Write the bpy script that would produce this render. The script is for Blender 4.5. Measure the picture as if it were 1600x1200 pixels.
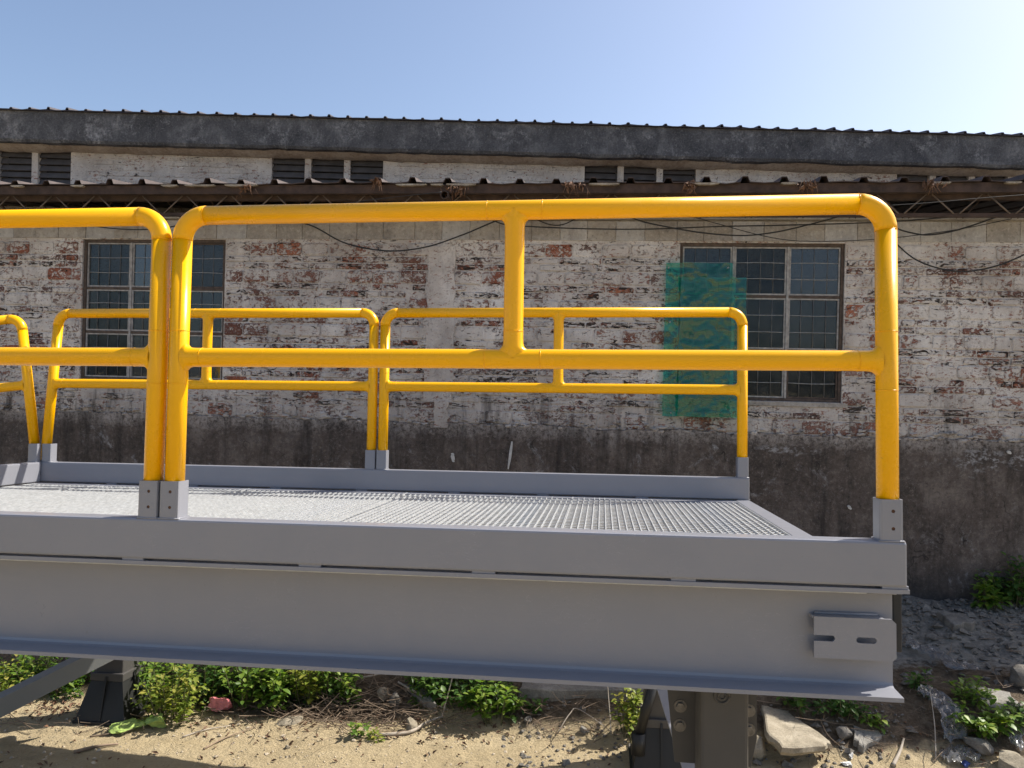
import bpy, bmesh, math, random
from mathutils import Vector, Matrix, Euler, noise as mnoise
from mathutils.geometry import tessellate_polygon
R = math.radians
rng = random.Random(7)
scn = bpy.context.scene
for o in list(bpy.data.objects): bpy.data.objects.remove(o)
COL = scn.collection

# ------------------------------------------------------------------ camera
ROLL = 0.026; EYE = Vector((0, 0, 2.2))
C_R = Vector((math.cos(ROLL), 0, math.sin(ROLL))); C_U = Vector((-math.sin(ROLL), 0, math.cos(ROLL)))
cd = bpy.data.cameras.new('camera'); cam = bpy.data.objects.new('camera', cd); COL.objects.link(cam)
cd.sensor_width = 36; cd.lens = 36 * 1200 / 1600; cd.clip_start = 0.05; cd.clip_end = 2000
m = Matrix.Identity(4)
for i in range(3):
    m[i][0] = C_R[i]; m[i][1] = C_U[i]; m[i][2] = (0, -1, 0)[i]; m[i][3] = EYE[i]
cam.matrix_world = m
scn.camera = cam
# ------------------------------------------------------------------ sky, sun, exposure
SUN_AZ, SUN_EL = R(70), R(48)
w = bpy.data.worlds.new('World'); scn.world = w; w.use_nodes = True
nt = w.node_tree; nt.nodes.clear()
sk = nt.nodes.new('ShaderNodeTexSky'); sk.sky_type = 'NISHITA'; sk.sun_disc = False
sk.sun_elevation = SUN_EL; sk.sun_rotation = SUN_AZ
sk.air_density = 0.85; sk.dust_density = 2.4; sk.ozone_density = 0.6; sk.altitude = 50
bg = nt.nodes.new('ShaderNodeBackground'); bg.inputs['Strength'].default_value = 0.130
wo = nt.nodes.new('ShaderNodeOutputWorld')
nt.links.new(sk.outputs[0], bg.inputs[0]); nt.links.new(bg.outputs[0], wo.inputs[0])
S = Vector((math.sin(SUN_AZ) * math.cos(SUN_EL), math.cos(SUN_AZ) * math.cos(SUN_EL), math.sin(SUN_EL)))
sl = bpy.data.lights.new('sun', 'SUN'); sl.energy = 5.0; sl.angle = R(0.53); sl.color = (1, 0.95, 0.86)
so = bpy.data.objects.new('sun', sl); COL.objects.link(so); so.rotation_euler = S.to_track_quat('Z', 'Y').to_euler(); so.location = (8, 3, 12)
vs = scn.view_settings; vs.view_transform = 'Standard'; vs.look = 'None'; vs.gamma = 1; vs.use_curve_mapping = False
vs.exposure = 0.66
scn.cycles.max_bounces = 8; scn.cycles.transparent_max_bounces = 16

# ------------------------------------------------------------------ helpers: pixels of the photo to places
def ray(px, py):
    return C_R * ((px - 800) / 1200) + C_U * ((600 - py) / 1200) + Vector((0, 1, 0))
def at(px, py, Y): return EYE + ray(px, py) * Y
WY, WYAW = 6.9, R(6.5)                    # near wall: origin and turn
W_O = Vector((0, WY, 0)); W_U = Vector((math.cos(WYAW), -math.sin(WYAW), 0)); W_N = Vector((-math.sin(WYAW), -math.cos(WYAW), 0))
def wl(px, py, off=0.0):                  # pixel -> wall local (x, y, z), y is into the wall
    d = ray(px, py); s = ((W_O + W_N * off - EYE).dot(W_N)) / d.dot(W_N)
    P = EYE + d * s - W_O
    return Vector((P.dot(W_U), -P.dot(W_N), P.z))
def wall_v(x, y): return (Vector((x, y, 0)) - W_O).dot(W_N)
def sstep(a, b, t):
    t = max(0, min(1, (t - a) / (b - a))); return t * t * (3 - 2 * t)
def nz(x, y, z=0): return mnoise.noise(Vector((x, y, z)))
def gh(x, y):
    v = wall_v(x, y) + 0.16 * nz(x * 1.1, y * 1.1, 3)
    z = 0.022 * nz(x * 1.1, y * 1.6, 1) + 0.010 * nz(x * 4, y * 5, 2) + 0.006 * nz(x * 13, y * 13, 5) + 0.004 * nz(x * 30, y * 30, 6) - 0.012 * sstep(.35, .6, nz(x * 2, 0, 31) * .5 + .5) * sstep(.045, .0, abs(y - 4.62 - .04 * nz(x, 0, 33) + .10 * x * .1)) * (1 + nz(x * 16, y * 4, 35))
    rough = sstep(2.3, 1.9, v)
    z += rough * (0.03 * nz(x * 3.1, y * 3.1, 7) + 0.014 * nz(x * 9, y * 9, 8))
    z += 0.2 * sstep(2.1, 1.55, v) + 0.3 * sstep(1.7, -0.1, v)
    return z
def gnd(px, py):
    d = ray(px, py); s = 3.0
    while s < 60:
        P = EYE + d * s
        if P.z <= gh(P.x, P.y): break
        s += 0.01
    return Vector((P.x, P.y, gh(P.x, P.y)))

# ------------------------------------------------------------------ helpers: materials
class G:
    def __init__(s, name):
        s.m = bpy.data.materials.new(name); s.m.use_nodes = True; s.t = s.m.node_tree; s.t.nodes.clear()
        s.out = s.t.nodes.new('ShaderNodeOutputMaterial')
    def n(s, typ, ins=None, **props):
        nd = s.t.nodes.new('ShaderNode' + typ)
        for k, v in props.items(): setattr(nd, k, v)
        for k, v in (ins or {}).items(): s.set(nd.inputs[k], v)
        return nd
    def set(s, sock, v):
        if isinstance(v, bpy.types.NodeSocket): s.t.links.new(v, sock)
        elif isinstance(v, (tuple, list)) and sock.type == 'RGBA': sock.default_value = (*v[:3], 1)
        else: sock.default_value = v
    def pos(s): return s.n('NewGeometry').outputs['Position']
    def obj(s): return s.n('TexCoord').outputs['Object']
    def rnd(s): return s.n('ObjectInfo').outputs['Random']
    def attr(s, a): return s.n('Attribute', attribute_name=a).outputs['Fac']
    def mul(s, v, sc): return s.n('VectorMath', {0: v, 1: sc}, operation='MULTIPLY').outputs[0]
    def noise(s, v, scale, det=6, rough=0.6, dist=0):
        return s.n('TexNoise', {'Vector': v, 'Scale': scale, 'Detail': det, 'Roughness': rough, 'Distortion': dist}).outputs['Fac']
    def vor(s, v, scale, feat='F1'):
        return s.n('TexVoronoi', {'Vector': v, 'Scale': scale}, feature=feat).outputs['Distance']
    def math(s, op, a, b=0.0, c=None):
        nd = s.n('Math', {0: a, 1: b}, operation=op)
        if c is not None: s.set(nd.inputs[2], c)
        return nd.outputs[0]
    def ramp(s, f, stops, mode='LINEAR'):
        nd = s.n('ValToRGB', {'Fac': f}); cr = nd.color_ramp; cr.interpolation = mode
        while len(cr.elements) < len(stops): cr.elements.new(0.5)
        for e, (p, c) in zip(cr.elements, stops):
            e.position = p; e.color = (*c, 1) if isinstance(c, tuple) else (c, c, c, 1)
        return nd.outputs['Color']
    def step(s, f, a, b): return s.n('MapRange', {'Value': f, 'From Min': a, 'From Max': b}, clamp=True).outputs[0]
    def mix(s, f, a, b, mode='MIX'):
        nd = s.n('Mix', None, data_type='RGBA', blend_type=mode)
        s.set(nd.inputs[0], f); s.set(nd.inputs[6], a); s.set(nd.inputs[7], b)
        return nd.outputs[2]
    def bump(s, h, st=0.5, d=0.01):
        return s.n('Bump', {'Height': h, 'Strength': st, 'Distance': d}).outputs[0]
    def bsdf(s, **k):
        nd = s.n('BsdfPrincipled'); 
        for a, v in k.items(): s.set(nd.inputs[a.replace('_', ' ')], v)
        return nd.outputs[0]
    def mixs(s, f, a, b): return s.n('MixShader', {0: f, 1: a, 2: b}).outputs[0]
    def done(s, sh): s.t.links.new(sh, s.out.inputs['Surface']); return s.m

def simple(name, col, rough=0.6, var=0.25, scale=8, metal=0.0, bump=0.0, bscale=60, spec=0.5):
    g = G(name); p = g.pos(); n = g.noise(p, scale, 6)
    c = g.mix(g.step(n, 0.3, 0.7), tuple(x * (1 - var) for x in col), tuple(min(1, x * (1 + var)) for x in col))
    k = dict(Base_Color=c, Roughness=rough, Metallic=metal)
    k['Specular_IOR_Level'] = spec
    if bump: k['Normal'] = g.bump(g.noise(p, bscale, 6), bump, 0.01)
    return g.done(g.bsdf(**k))

def wash(name, bare=0.5, thin=False, white=1.0):
    g = G(name); p = g.pos()
    r = g.math('FRACT', g.math('ADD', g.math('MULTIPLY', g.rnd(), 7.31), g.attr('brick_random')))
    r2 = g.math('FRACT', g.math('MULTIPLY', r, 13.7))
    n1 = g.noise(g.mul(p, (1, 1, 1.5)), 3.2, 8, 0.66, 0.4)
    n2 = g.noise(g.mul(p, (1, 1, 1.4)), 26, 9, 0.72, 0.6)
    n3 = g.noise(g.mul(p, (0.55, 1, 1.7)), 17, 7, 0.7, 1.2)
    v = g.math('ADD', g.math('MULTIPLY', n1, 0.45), g.math('MULTIPLY', n2, 0.70))
    n0 = g.noise(g.mul(p, (1, 1, 1.3)), 0.75, 3, 0.6)
    v = g.math('ADD', v, g.math('MULTIPLY', g.math('SUBTRACT', n0, 0.5), 0.08))
    v = g.math('ADD', v, g.math('MULTIPLY', g.math('SUBTRACT', r, 0.5), 0.10))
    th = 0.752 - bare * 0.22
    peel = g.step(v, th, th + 0.035)
    red = g.ramp(g.math('ADD', g.math('MULTIPLY', r2, 0.7), g.math('MULTIPLY', n2, 0.4)),
                 [(0.15, (0.075, 0.05, 0.045)), (0.45, (0.15, 0.062, 0.045)), (0.7, (0.27, 0.088, 0.05)), (0.95, (0.38, 0.14, 0.075))])
    red = g.mix(g.step(n2, 0.55, 0.7), red, (0.40, 0.37, 0.35))
    paint = g.ramp(g.noise(p, 1.9, 9, 0.7), [(0.30, (0.34, 0.30, 0.272)), (0.47, (0.53, 0.49, 0.455)), (0.70, (0.76, 0.725, 0.685))])
    paint = g.mix(g.step(g.noise(g.mul(p, (1, 1, 0.35)), 9, 8, 0.75), 0.52, 0.70), paint, (0.36, 0.33, 0.31))
    paint = g.mix(g.math('MULTIPLY', g.math('SUBTRACT', r2, 0.0), 0.35), paint, (0.50, 0.475, 0.45))
    hair = g.step(g.math('ABSOLUTE', g.math('SUBTRACT', g.noise(p, 21, 5, 0.6, 1.6), 0.5)), 0.012, 0.0)
    paint = g.mix(g.math('MULTIPLY', hair, 0.32), paint, (0.16, 0.14, 0.13))
    c = g.mix(peel, paint, red)
    pit = g.step(g.math('ADD', n3, g.math('MULTIPLY', g.math('SUBTRACT', r2, 0.5), 0.10)), 0.555 if thin else 0.62, 0.585 if thin else 0.66)
    c = g.mix(pit, c, (0.045, 0.037, 0.033))  # dark dashes: shade inside the eroded pits put into the colour
    spk = g.step(g.math('ADD', g.noise(p, 48, 6, 0.75), g.math('MULTIPLY', g.math('SUBTRACT', n1, 0.5), 0.45)), 0.575, 0.64)
    c = g.mix(g.math('MULTIPLY', spk, 0.58), c, (0.12, 0.10, 0.09))
    z = g.n('SeparateXYZ', {0: p}).outputs[2]
    low = g.math('MULTIPLY', g.step(g.math('ADD', z, g.math('MULTIPLY', n1, 0.6)), 2.55, 2.05), 0.35)
    c = g.mix(low, c, (0.20, 0.18, 0.165))
    fk = g.step(g.math('ADD', g.noise(g.mul(p, (0.7, 1, 1.5)), 34, 5, 0.65, 0.8), g.math('MULTIPLY', g.math('SUBTRACT', g.noise(p, 5, 3), 0.5), 0.35)), 0.585, 0.635)
    c = g.mix(g.math('MULTIPLY', fk, 0.8), c, g.mix(g.noise(p, 12, 2), (0.12, 0.055, 0.04), (0.30, 0.115, 0.07)))
    drip = g.math('MULTIPLY', g.step(g.noise(g.mul(p, (1, 1, 0.10)), 5, 6, 0.7), 0.53, 0.66), g.step(g.math('ADD', z, g.math('MULTIPLY', n2, 0.3)), 2.38, 2.16))
    c = g.mix(g.math('MULTIPLY', drip, 0.8), c, (0.055, 0.048, 0.042))
    h = g.math('SUBTRACT', g.math('MULTIPLY', n2, 0.8), g.math('ADD', g.math('MULTIPLY', peel, 0.5), g.math('MULTIPLY', pit, 1.0)))
    return g.done(g.bsdf(Base_Color=c, Roughness=0.92, Specular_IOR_Level=0.15, Normal=g.bump(h, 0.85, 0.012)))

M = {}
M['brick'] = wash('brick_whitewashed', 0.60)
M['brick_bare'] = wash('brick_worn', 0.78)
M['brick_thin'] = wash('brick_whitewashed_thin', 0.66, True)
M['mortar'] = wash('mortar_whitewashed', 0.46)
M['upper'] = wash('limewash', 0.26)
M['strip'] = wash('smeared_render', 0.22)

def concrete(name, c0, c1, c2, sc=1.0, streak=True, chalk=0.0, bump=0.5, fade=None):
    g = G(name); p = g.pos()
    n = g.noise(p, 2.3 * sc, 10, 0.72, 0.3); n2 = g.noise(g.mul(p, (1, 1, 0.28)), 7 * sc, 8, 0.7); n3 = g.noise(p, 30 * sc, 9, 0.8)
    c = g.ramp(n, [(0.3, c0), (0.52, c1), (0.74, c2)])
    if streak: c = g.mix(g.math('MULTIPLY', g.step(n2, 0.5, 0.75), 0.6), c, c0)
    c = g.mix(g.math('MULTIPLY', g.step(n3, 0.53, 0.66), 0.75), c, c2)
    c = g.mix(g.math('MULTIPLY', g.step(n3, 0.46, 0.34), 0.7), c, tuple(x * 0.5 for x in c0))
    if chalk:
        k = g.math('MULTIPLY', g.step(g.noise(p, 3.4, 9, 0.78, 0.8), 0.60 - chalk * 0.03, 0.67), g.step(g.noise(p, 24, 5, .7), 0.40, 0.6))
        c = g.mix(g.math('MULTIPLY', k, 0.8), c, (0.42, 0.42, 0.43))
        hair = g.step(g.math('ABSOLUTE', g.math('SUBTRACT', g.noise(p, 6, 5, 0.65, 2.2), 0.5)), 0.004, 0.0)
        c = g.mix(g.math('MULTIPLY', g.math('MULTIPLY', hair, g.step(g.noise(p, 2.5, 3), 0.5, 0.6)), 0.7), c, (0.36, 0.35, 0.34))
    if fade:
        z = g.n('SeparateXYZ', {0: p}).outputs[2]
        dr = g.noise(g.mul(p, (1, 1, 0.12)), 5.5, 7, 0.7)
        up_ = g.math('ADD', z, g.math('ADD', g.math('MULTIPLY', g.math('SUBTRACT', n3, 0.5), 0.10), g.math('MULTIPLY', g.math('SUBTRACT', n, 0.5), 0.34)))
        c = g.mix(g.math('MULTIPLY', g.step(up_, fade - .10, fade + .02), g.step(n3, 0.40, 0.55)), c, (0.34, 0.31, 0.29))
        c = g.mix(g.math('MULTIPLY', g.step(dr, 0.50, 0.66), 0.75), c, (0.028, 0.025, 0.024))
        for cx_, cz_, rx_, rz_ in ((3.93, 1.66, .26, .13), (4.25, 1.68, .12, .10), (2.4, 1.70, .3, .05)):
            sx_ = g.n('SeparateXYZ', {0: p}).outputs[0]
            e_ = g.math('ADD', g.math('POWER', g.math('ABSOLUTE', g.math('DIVIDE', g.math('SUBTRACT', sx_, cx_), rx_)), 2.0), g.math('POWER', g.math('ABSOLUTE', g.math('DIVIDE', g.math('SUBTRACT', z, cz_), rz_)), 2.0))
            k_ = g.math('MULTIPLY', g.step(g.math('ADD', e_, g.math('MULTIPLY', n, 1.6)), 1.7, 1.0), g.step(g.noise(g.mul(p, (1, 1, 1.6)), 15, 7, 0.75), 0.50, 0.60))
            c = g.mix(g.math('MULTIPLY', k_, 0.75), c, (0.40, 0.40, 0.41))
        foot_dark = g.step(g.math('ADD', z, g.math('MULTIPLY', n, 0.5)), 1.05, 0.75)  # render turns bluish black towards the bottom
        c = g.mix(g.math('MULTIPLY', foot_dark, 0.55), c, (0.035, 0.036, 0.036))
        ck = g.step(g.n('TexVoronoi', {'Vector': g.n('VectorMath', {0: p, 1: g.n('TexNoise', {'Vector': p, 'Scale': 4.0}).outputs['Color']}, operation='ADD').outputs[0], 'Scale': 1.1}, feature='DISTANCE_TO_EDGE').outputs['Distance'], 0.010, 0.002)
        c = g.mix(g.math('MULTIPLY', g.math('MULTIPLY', ck, g.step(n2, 0.45, 0.6)), 0.7), c, (0.02, 0.018, 0.017))
    return g.done(g.bsdf(Base_Color=c, Roughness=0.9, Specular_IOR_Level=0.2, Normal=g.bump(g.math('ADD', n3, n2), bump, 0.012)))
M['dado'] = concrete('dark_render', (0.046, 0.039, 0.035), (0.115, 0.094, 0.082), (0.24, 0.205, 0.18), chalk=1.0, bump=0.9, fade=1.80)
M['fascia'] = concrete('black_stained_concrete', (0.050, 0.051, 0.056), (0.108, 0.110, 0.118), (0.25, 0.25, 0.255), 1.6, chalk=2.8, bump=1.2)
M['lintel'] = concrete('grey_cement', (0.22, 0.20, 0.18), (0.36, 0.335, 0.305), (0.52, 0.495, 0.46))
M['plaster'] = concrete('pale_plaster', (0.28, 0.27, 0.265), (0.43, 0.42, 0.41), (0.58, 0.57, 0.56))
M['cornice'] = concrete('stained_cornice', (0.26, 0.21, 0.17), (0.42, 0.36, 0.31), (0.58, 0.54, 0.49))
M['slab'] = concrete('broken_concrete', (0.13, 0.12, 0.105), (0.24, 0.225, 0.20), (0.36, 0.34, 0.30), 3, False)
M['slab_tan'] = concrete('tan_concrete', (0.17, 0.145, 0.105), (0.29, 0.25, 0.185), (0.42, 0.37, 0.29), 3, False)
M['stone'] = concrete('grey_stone', (0.09, 0.082, 0.070), (0.17, 0.155, 0.135), (0.28, 0.26, 0.23), 4, False)
M['chalk'] = simple('white_flake', (0.52, 0.51, 0.49), 0.9, 0.2, 40)

def paint(name, col, rough=0.35, dirt=0.15, coat=0.3, wave=0.1, mill=0.0, scuff=0.0, spec=0.5):
    g = G(name); p = g.obj(); pw = g.pos()
    n = g.noise(pw, 3.0, 8, 0.65); n2 = g.noise(pw, 220, 3, 0.6); n3 = g.noise(pw, 38, 5, .6)
    c = g.mix(g.math('MULTIPLY', g.step(n, 0.42, 0.75), dirt), col, tuple(x * 0.70 for x in col))
    spot = g.step(g.noise(pw, 95, 2, 0.5), 0.73, 0.77)
    c = g.mix(g.math('MULTIPLY', spot, 0.35), c, tuple(x * 0.45 + 0.03 for x in col))
    rg = g.math('ADD', rough, g.math('MULTIPLY', g.math('SUBTRACT', g.noise(pw, 6, 6, .7), 0.5), 0.35))
    h = g.math('ADD', g.math('MULTIPLY', n2, 0.22), g.math('MULTIPLY', g.noise(pw, 9, 3), 1.6))
    if mill:
        m1 = g.noise(g.mul(p, (0.8, 1, 42)), 3.0, 6, 0.7)
        h = g.math('ADD', h, g.math('MULTIPLY', m1, mill))
        c = g.mix(g.math('MULTIPLY', g.step(m1, 0.5, 0.8), 0.10), c, tuple(x * 0.8 for x in col))
    if scuff:
        k = g.step(g.math('ABSOLUTE', g.math('SUBTRACT', g.noise(g.mul(p, (1, 1, 2.5)), 4.5, 4, 0.7, 2.5), 0.5)), 0.0035, 0.0)
        k = g.math('MULTIPLY', k, g.step(g.noise(pw, 2.1, 3), 0.52, 0.6))
        c = g.mix(g.math('MULTIPLY', k, scuff), c, tuple(min(1, x * 1.35 + .04) for x in col))
        q = g.math('MULTIPLY', g.step(g.noise(pw, 16, 8, 0.8), 0.66, 0.72), g.step(g.noise(pw, 1.7, 3), 0.5, 0.6))
        c = g.mix(g.math('MULTIPLY', q, scuff * 0.7), c, (0.10, 0.075, 0.055))
    return g.done(g.bsdf(Base_Color=c, Roughness=rg, Coat_Weight=coat, Coat_Roughness=0.15, Specular_IOR_Level=spec, Normal=g.bump(h, wave, 0.004)))
M['grey'] = paint('grey_paint', (0.226, 0.229, 0.254), 0.35, 0.18, 0.20, 0.14, 0.35, 0.55)
M['yellow'] = paint('yellow_paint', (0.86, 0.425, 0.0003), 0.29, 0.07, 0.0, 0.04, 0.0, 0.12, 0.32)
M['grey_dark'] = paint('dull_grey_paint', (0.060, 0.056, 0.053), 0.55, 0.3, 0.03, 0.15)
M['grey_mid'] = paint('brace_grey_paint', (0.17, 0.175, 0.172), 0.45, 0.3, 0.05, 0.15)
M['black'] = paint('black_paint', (0.010, 0.010, 0.010), 0.55, 0.2, 0.0, 0.12)
M['rubber'] = simple('black_rubber', (0.015, 0.015, 0.016), 0.6)
M['hole'] = simple('rusty_hole', (0.035, 0.02, 0.014), 0.9)
M['galv'] = simple('galvanised_steel', (0.46, 0.47, 0.475), 0.45, 0.18, 30, 0.35, 0.15, 150)
M['plug_brown'] = simple('brown_plug', (0.10, 0.045, 0.022), 0.8, 0.4, 90)
M['bolt'] = simple('steel_bolt', (0.16, 0.15, 0.14), 0.45, 0.3, 80, 0.6)
M['rust'] = simple('rusty_steel', (0.050, 0.032, 0.026), 0.85, 0.5, 12, 0.0, 0.4, 90)
M['rod'] = simple('rod_steel', (0.13, 0.10, 0.08), 0.8, 0.35, 20)
M['sheet'] = simple('dark_roof_sheet', (0.062, 0.045, 0.042), 0.75, 0.4, 6, 0.0, 0.3, 40)
M['sheet_up'] = simple('upper_roof_sheet', (0.045, 0.038, 0.046), 0.6, 0.4, 6)
M['cream'] = concrete('cream_mortar', (0.14, 0.115, 0.09), (0.34, 0.30, 0.245), (0.55, 0.5, 0.42), 4, False)
M['slat'] = simple('vent_slat_grey', (0.078, 0.074, 0.078), 0.7, 0.3, 9)
M['frame'] = simple('window_frame_brown', (0.080, 0.058, 0.046), 0.8, 0.5, 25, 0, 0.4, 120)
M['sash'] = simple('window_sash_grey', (0.30, 0.29, 0.28), 0.65, 0.4, 30)
M['bar'] = simple('window_bar_grey', (0.30, 0.30, 0.30), 0.6, 0.4, 40)
M['bar_dull'] = simple('window_bar_dull', (0.13, 0.13, 0.13), 0.7, 0.5, 12)
M['dark'] = simple('dark_interior', (0.02, 0.018, 0.018), 0.95)  # near-black stands for the unlit depth behind panes and vent slats
M['cable'] = simple('black_cable', (0.012, 0.012, 0.013), 0.5)
M['twig'] = simple('dry_twig', (0.20, 0.145, 0.10), 0.9, 0.5, 9)
M['twig_grey'] = simple('bleached_twig', (0.36, 0.31, 0.25), 0.9, 0.3, 12)
M['deadleaf'] = simple('dead_leaf', (0.15, 0.082, 0.048), 0.85, 0.6, 30)
M['pebble'] = simple('pebbles', (0.40, 0.335, 0.25), 0.9, 0.5, 14)
M['pink'] = simple('pink_plastic', (0.60, 0.19, 0.20), 0.4, 0.35, 40)
M['lime'] = simple('lime_cloth', (0.30, 0.40, 0.10), 0.7, 0.45, 25)
M['blue'] = simple('blue_plastic', (0.05, 0.09, 0.30), 0.4)
def leaf(name, a, b, c3):
    g = G(name); r = g.attr('leaf_random')
    c = g.ramp(r, [(0.05, a), (0.55, b), (0.97, c3)])
    tr = g.n('BsdfTranslucent', {'Color': g.mix(1.0, c, (1.5, 1.7, 0.6), 'MULTIPLY')}).outputs[0]
    return g.done(g.mixs(0.35, g.bsdf(Base_Color=c, Roughness=0.45, Specular_IOR_Level=0.4), tr))
M['leaf'] = leaf('leaf_green', (0.040, 0.090, 0.016), (0.10, 0.18, 0.025), (0.22, 0.28, 0.045))
M['leaf_yellow'] = leaf('leaf_yellow_green', (0.07, 0.12, 0.018), (0.18, 0.23, 0.035), (0.34, 0.31, 0.07))
M['leaf_dark'] = leaf('leaf_dark_green', (0.025, 0.065, 0.016), (0.055, 0.12, 0.025), (0.12, 0.19, 0.035))
M['stem'] = simple('green_stem', (0.09, 0.09, 0.035), 0.8)
def glass(name, tint, gl, rough, dirtc, dirtw):
    g = G(name); p = g.pos()
    fr = g.n('LayerWeight', {'Blend': 0.35}).outputs['Fresnel']
    a = g.n('BsdfTransparent', {'Color': tint}).outputs[0]
    b = g.n('BsdfGlossy', {'Color': (0.9, 0.95, 1.0), 'Roughness': rough, 'Normal': g.bump(g.noise(p, 5, 3), 0.12, 0.01)}).outputs[0]
    s1 = g.mixs(g.math('ADD', g.math('MULTIPLY', fr, 0.12), g.math('ADD', gl, g.math('MULTIPLY', g.math('POWER', g.rnd(), 2.0), 0.06))), a, b)
    d = g.n('BsdfDiffuse', {'Color': dirtc}).outputs[0]
    dm = g.math('MULTIPLY', g.step(g.math('ADD', g.noise(p, 6, 9, 0.75, 0.8), g.math('MULTIPLY', g.rnd(), 0.15)), 0.38, 0.85), dirtw)
    return g.done(g.mixs(dm, s1, d))
M['pane'] = glass('dusty_glass', (0.50, 0.56, 0.58), 0.012, 0.05, (0.20, 0.21, 0.22), 0.20)
def film_mat(name, tint, dif, w, gl, k0=0.10):
    g = G(name); p = g.pos()
    a = g.n('BsdfTransparent', {'Color': tint}).outputs[0]
    d = g.n('BsdfDiffuse', {'Color': dif}).outputs[0]; tl = g.n('BsdfTranslucent', {'Color': dif}).outputs[0]
    wv = g.math('ABSOLUTE', g.math('SUBTRACT', g.noise(g.mul(p, (1, 1, .8)), 3.6, 1.5, 0.4, 1.6), 0.5))
    b = g.n('BsdfGlossy', {'Color': (1, 1, 1), 'Roughness': 0.12, 'Normal': g.bump(wv, 0.6, 0.03)}).outputs[0]
    s1 = g.mixs(w, a, g.mixs(0.4, d, tl))
    fr = g.n('LayerWeight', {'Blend': 0.3}).outputs['Fresnel']
    return g.done(g.mixs(g.math('ADD', g.math('MULTIPLY', fr, gl), k0), s1, b))
M['film'] = film_mat('green_film', (0.08, 0.66, 0.53), (0.006, 0.38, 0.29), 0.20, 0.35, 0.04)
M['clear'] = film_mat('clear_film', (0.85, 0.87, 0.88), (0.42, 0.42, 0.43), 0.34, 0.6, 0.02)
def ground_mat():
    g = G('sandy_ground'); p = g.pos(); d = g.attr('dirt'); cc = g.attr('concrete')
    n = g.noise(p, 1.3, 8, 0.65); f = g.noise(p, 70, 8, 0.75); m1 = g.noise(g.mul(p, (0.35, 1, 1)), 9, 8, 0.7); m2 = g.noise(p, 18, 8, .7)
    sand = g.ramp(g.math('ADD', g.math('MULTIPLY', n, 0.5), g.math('MULTIPLY', m1, 0.5)), [(0.3, (0.35, 0.275, 0.165)), (0.5, (0.475, 0.38, 0.235)), (0.7, (0.56, 0.46, 0.30))])
    sand = g.mix(g.math('MULTIPLY', g.step(f, 0.55, 0.68), 0.6), sand, (0.20, 0.15, 0.095))
    sand = g.mix(g.math('MULTIPLY', g.step(f, 0.43, 0.33), 0.4), sand, (0.62, 0.53, 0.40))
    dirt = g.ramp(g.math('ADD', g.math('MULTIPLY', m2, 0.6), g.math('MULTIPLY', f, 0.4)), [(0.32, (0.055, 0.040, 0.028)), (0.5, (0.135, 0.103, 0.072)), (0.68, (0.26, 0.215, 0.16))])
    conc = g.ramp(m2, [(0.3, (0.15, 0.138, 0.118)), (0.6, (0.31, 0.29, 0.255))])
    c = g.mix(g.step(g.math('ADD', d, g.math('MULTIPLY', g.math('SUBTRACT', m2, 0.5), 0.9)), 0.35, 0.65), sand, dirt)
    c = g.mix(g.step(g.math('ADD', cc, g.math('MULTIPLY', g.math('SUBTRACT', m2, 0.5), 1.2)), 0.4, 0.7), c, conc)
    h = g.math('ADD', f, g.math('MULTIPLY', m2, 1.8))
    return g.done(g.bsdf(Base_Color=c, Roughness=0.95, Specular_IOR_Level=0.1, Normal=g.bump(h, 1.0, 0.02)))
M['ground'] = ground_mat()

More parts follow.
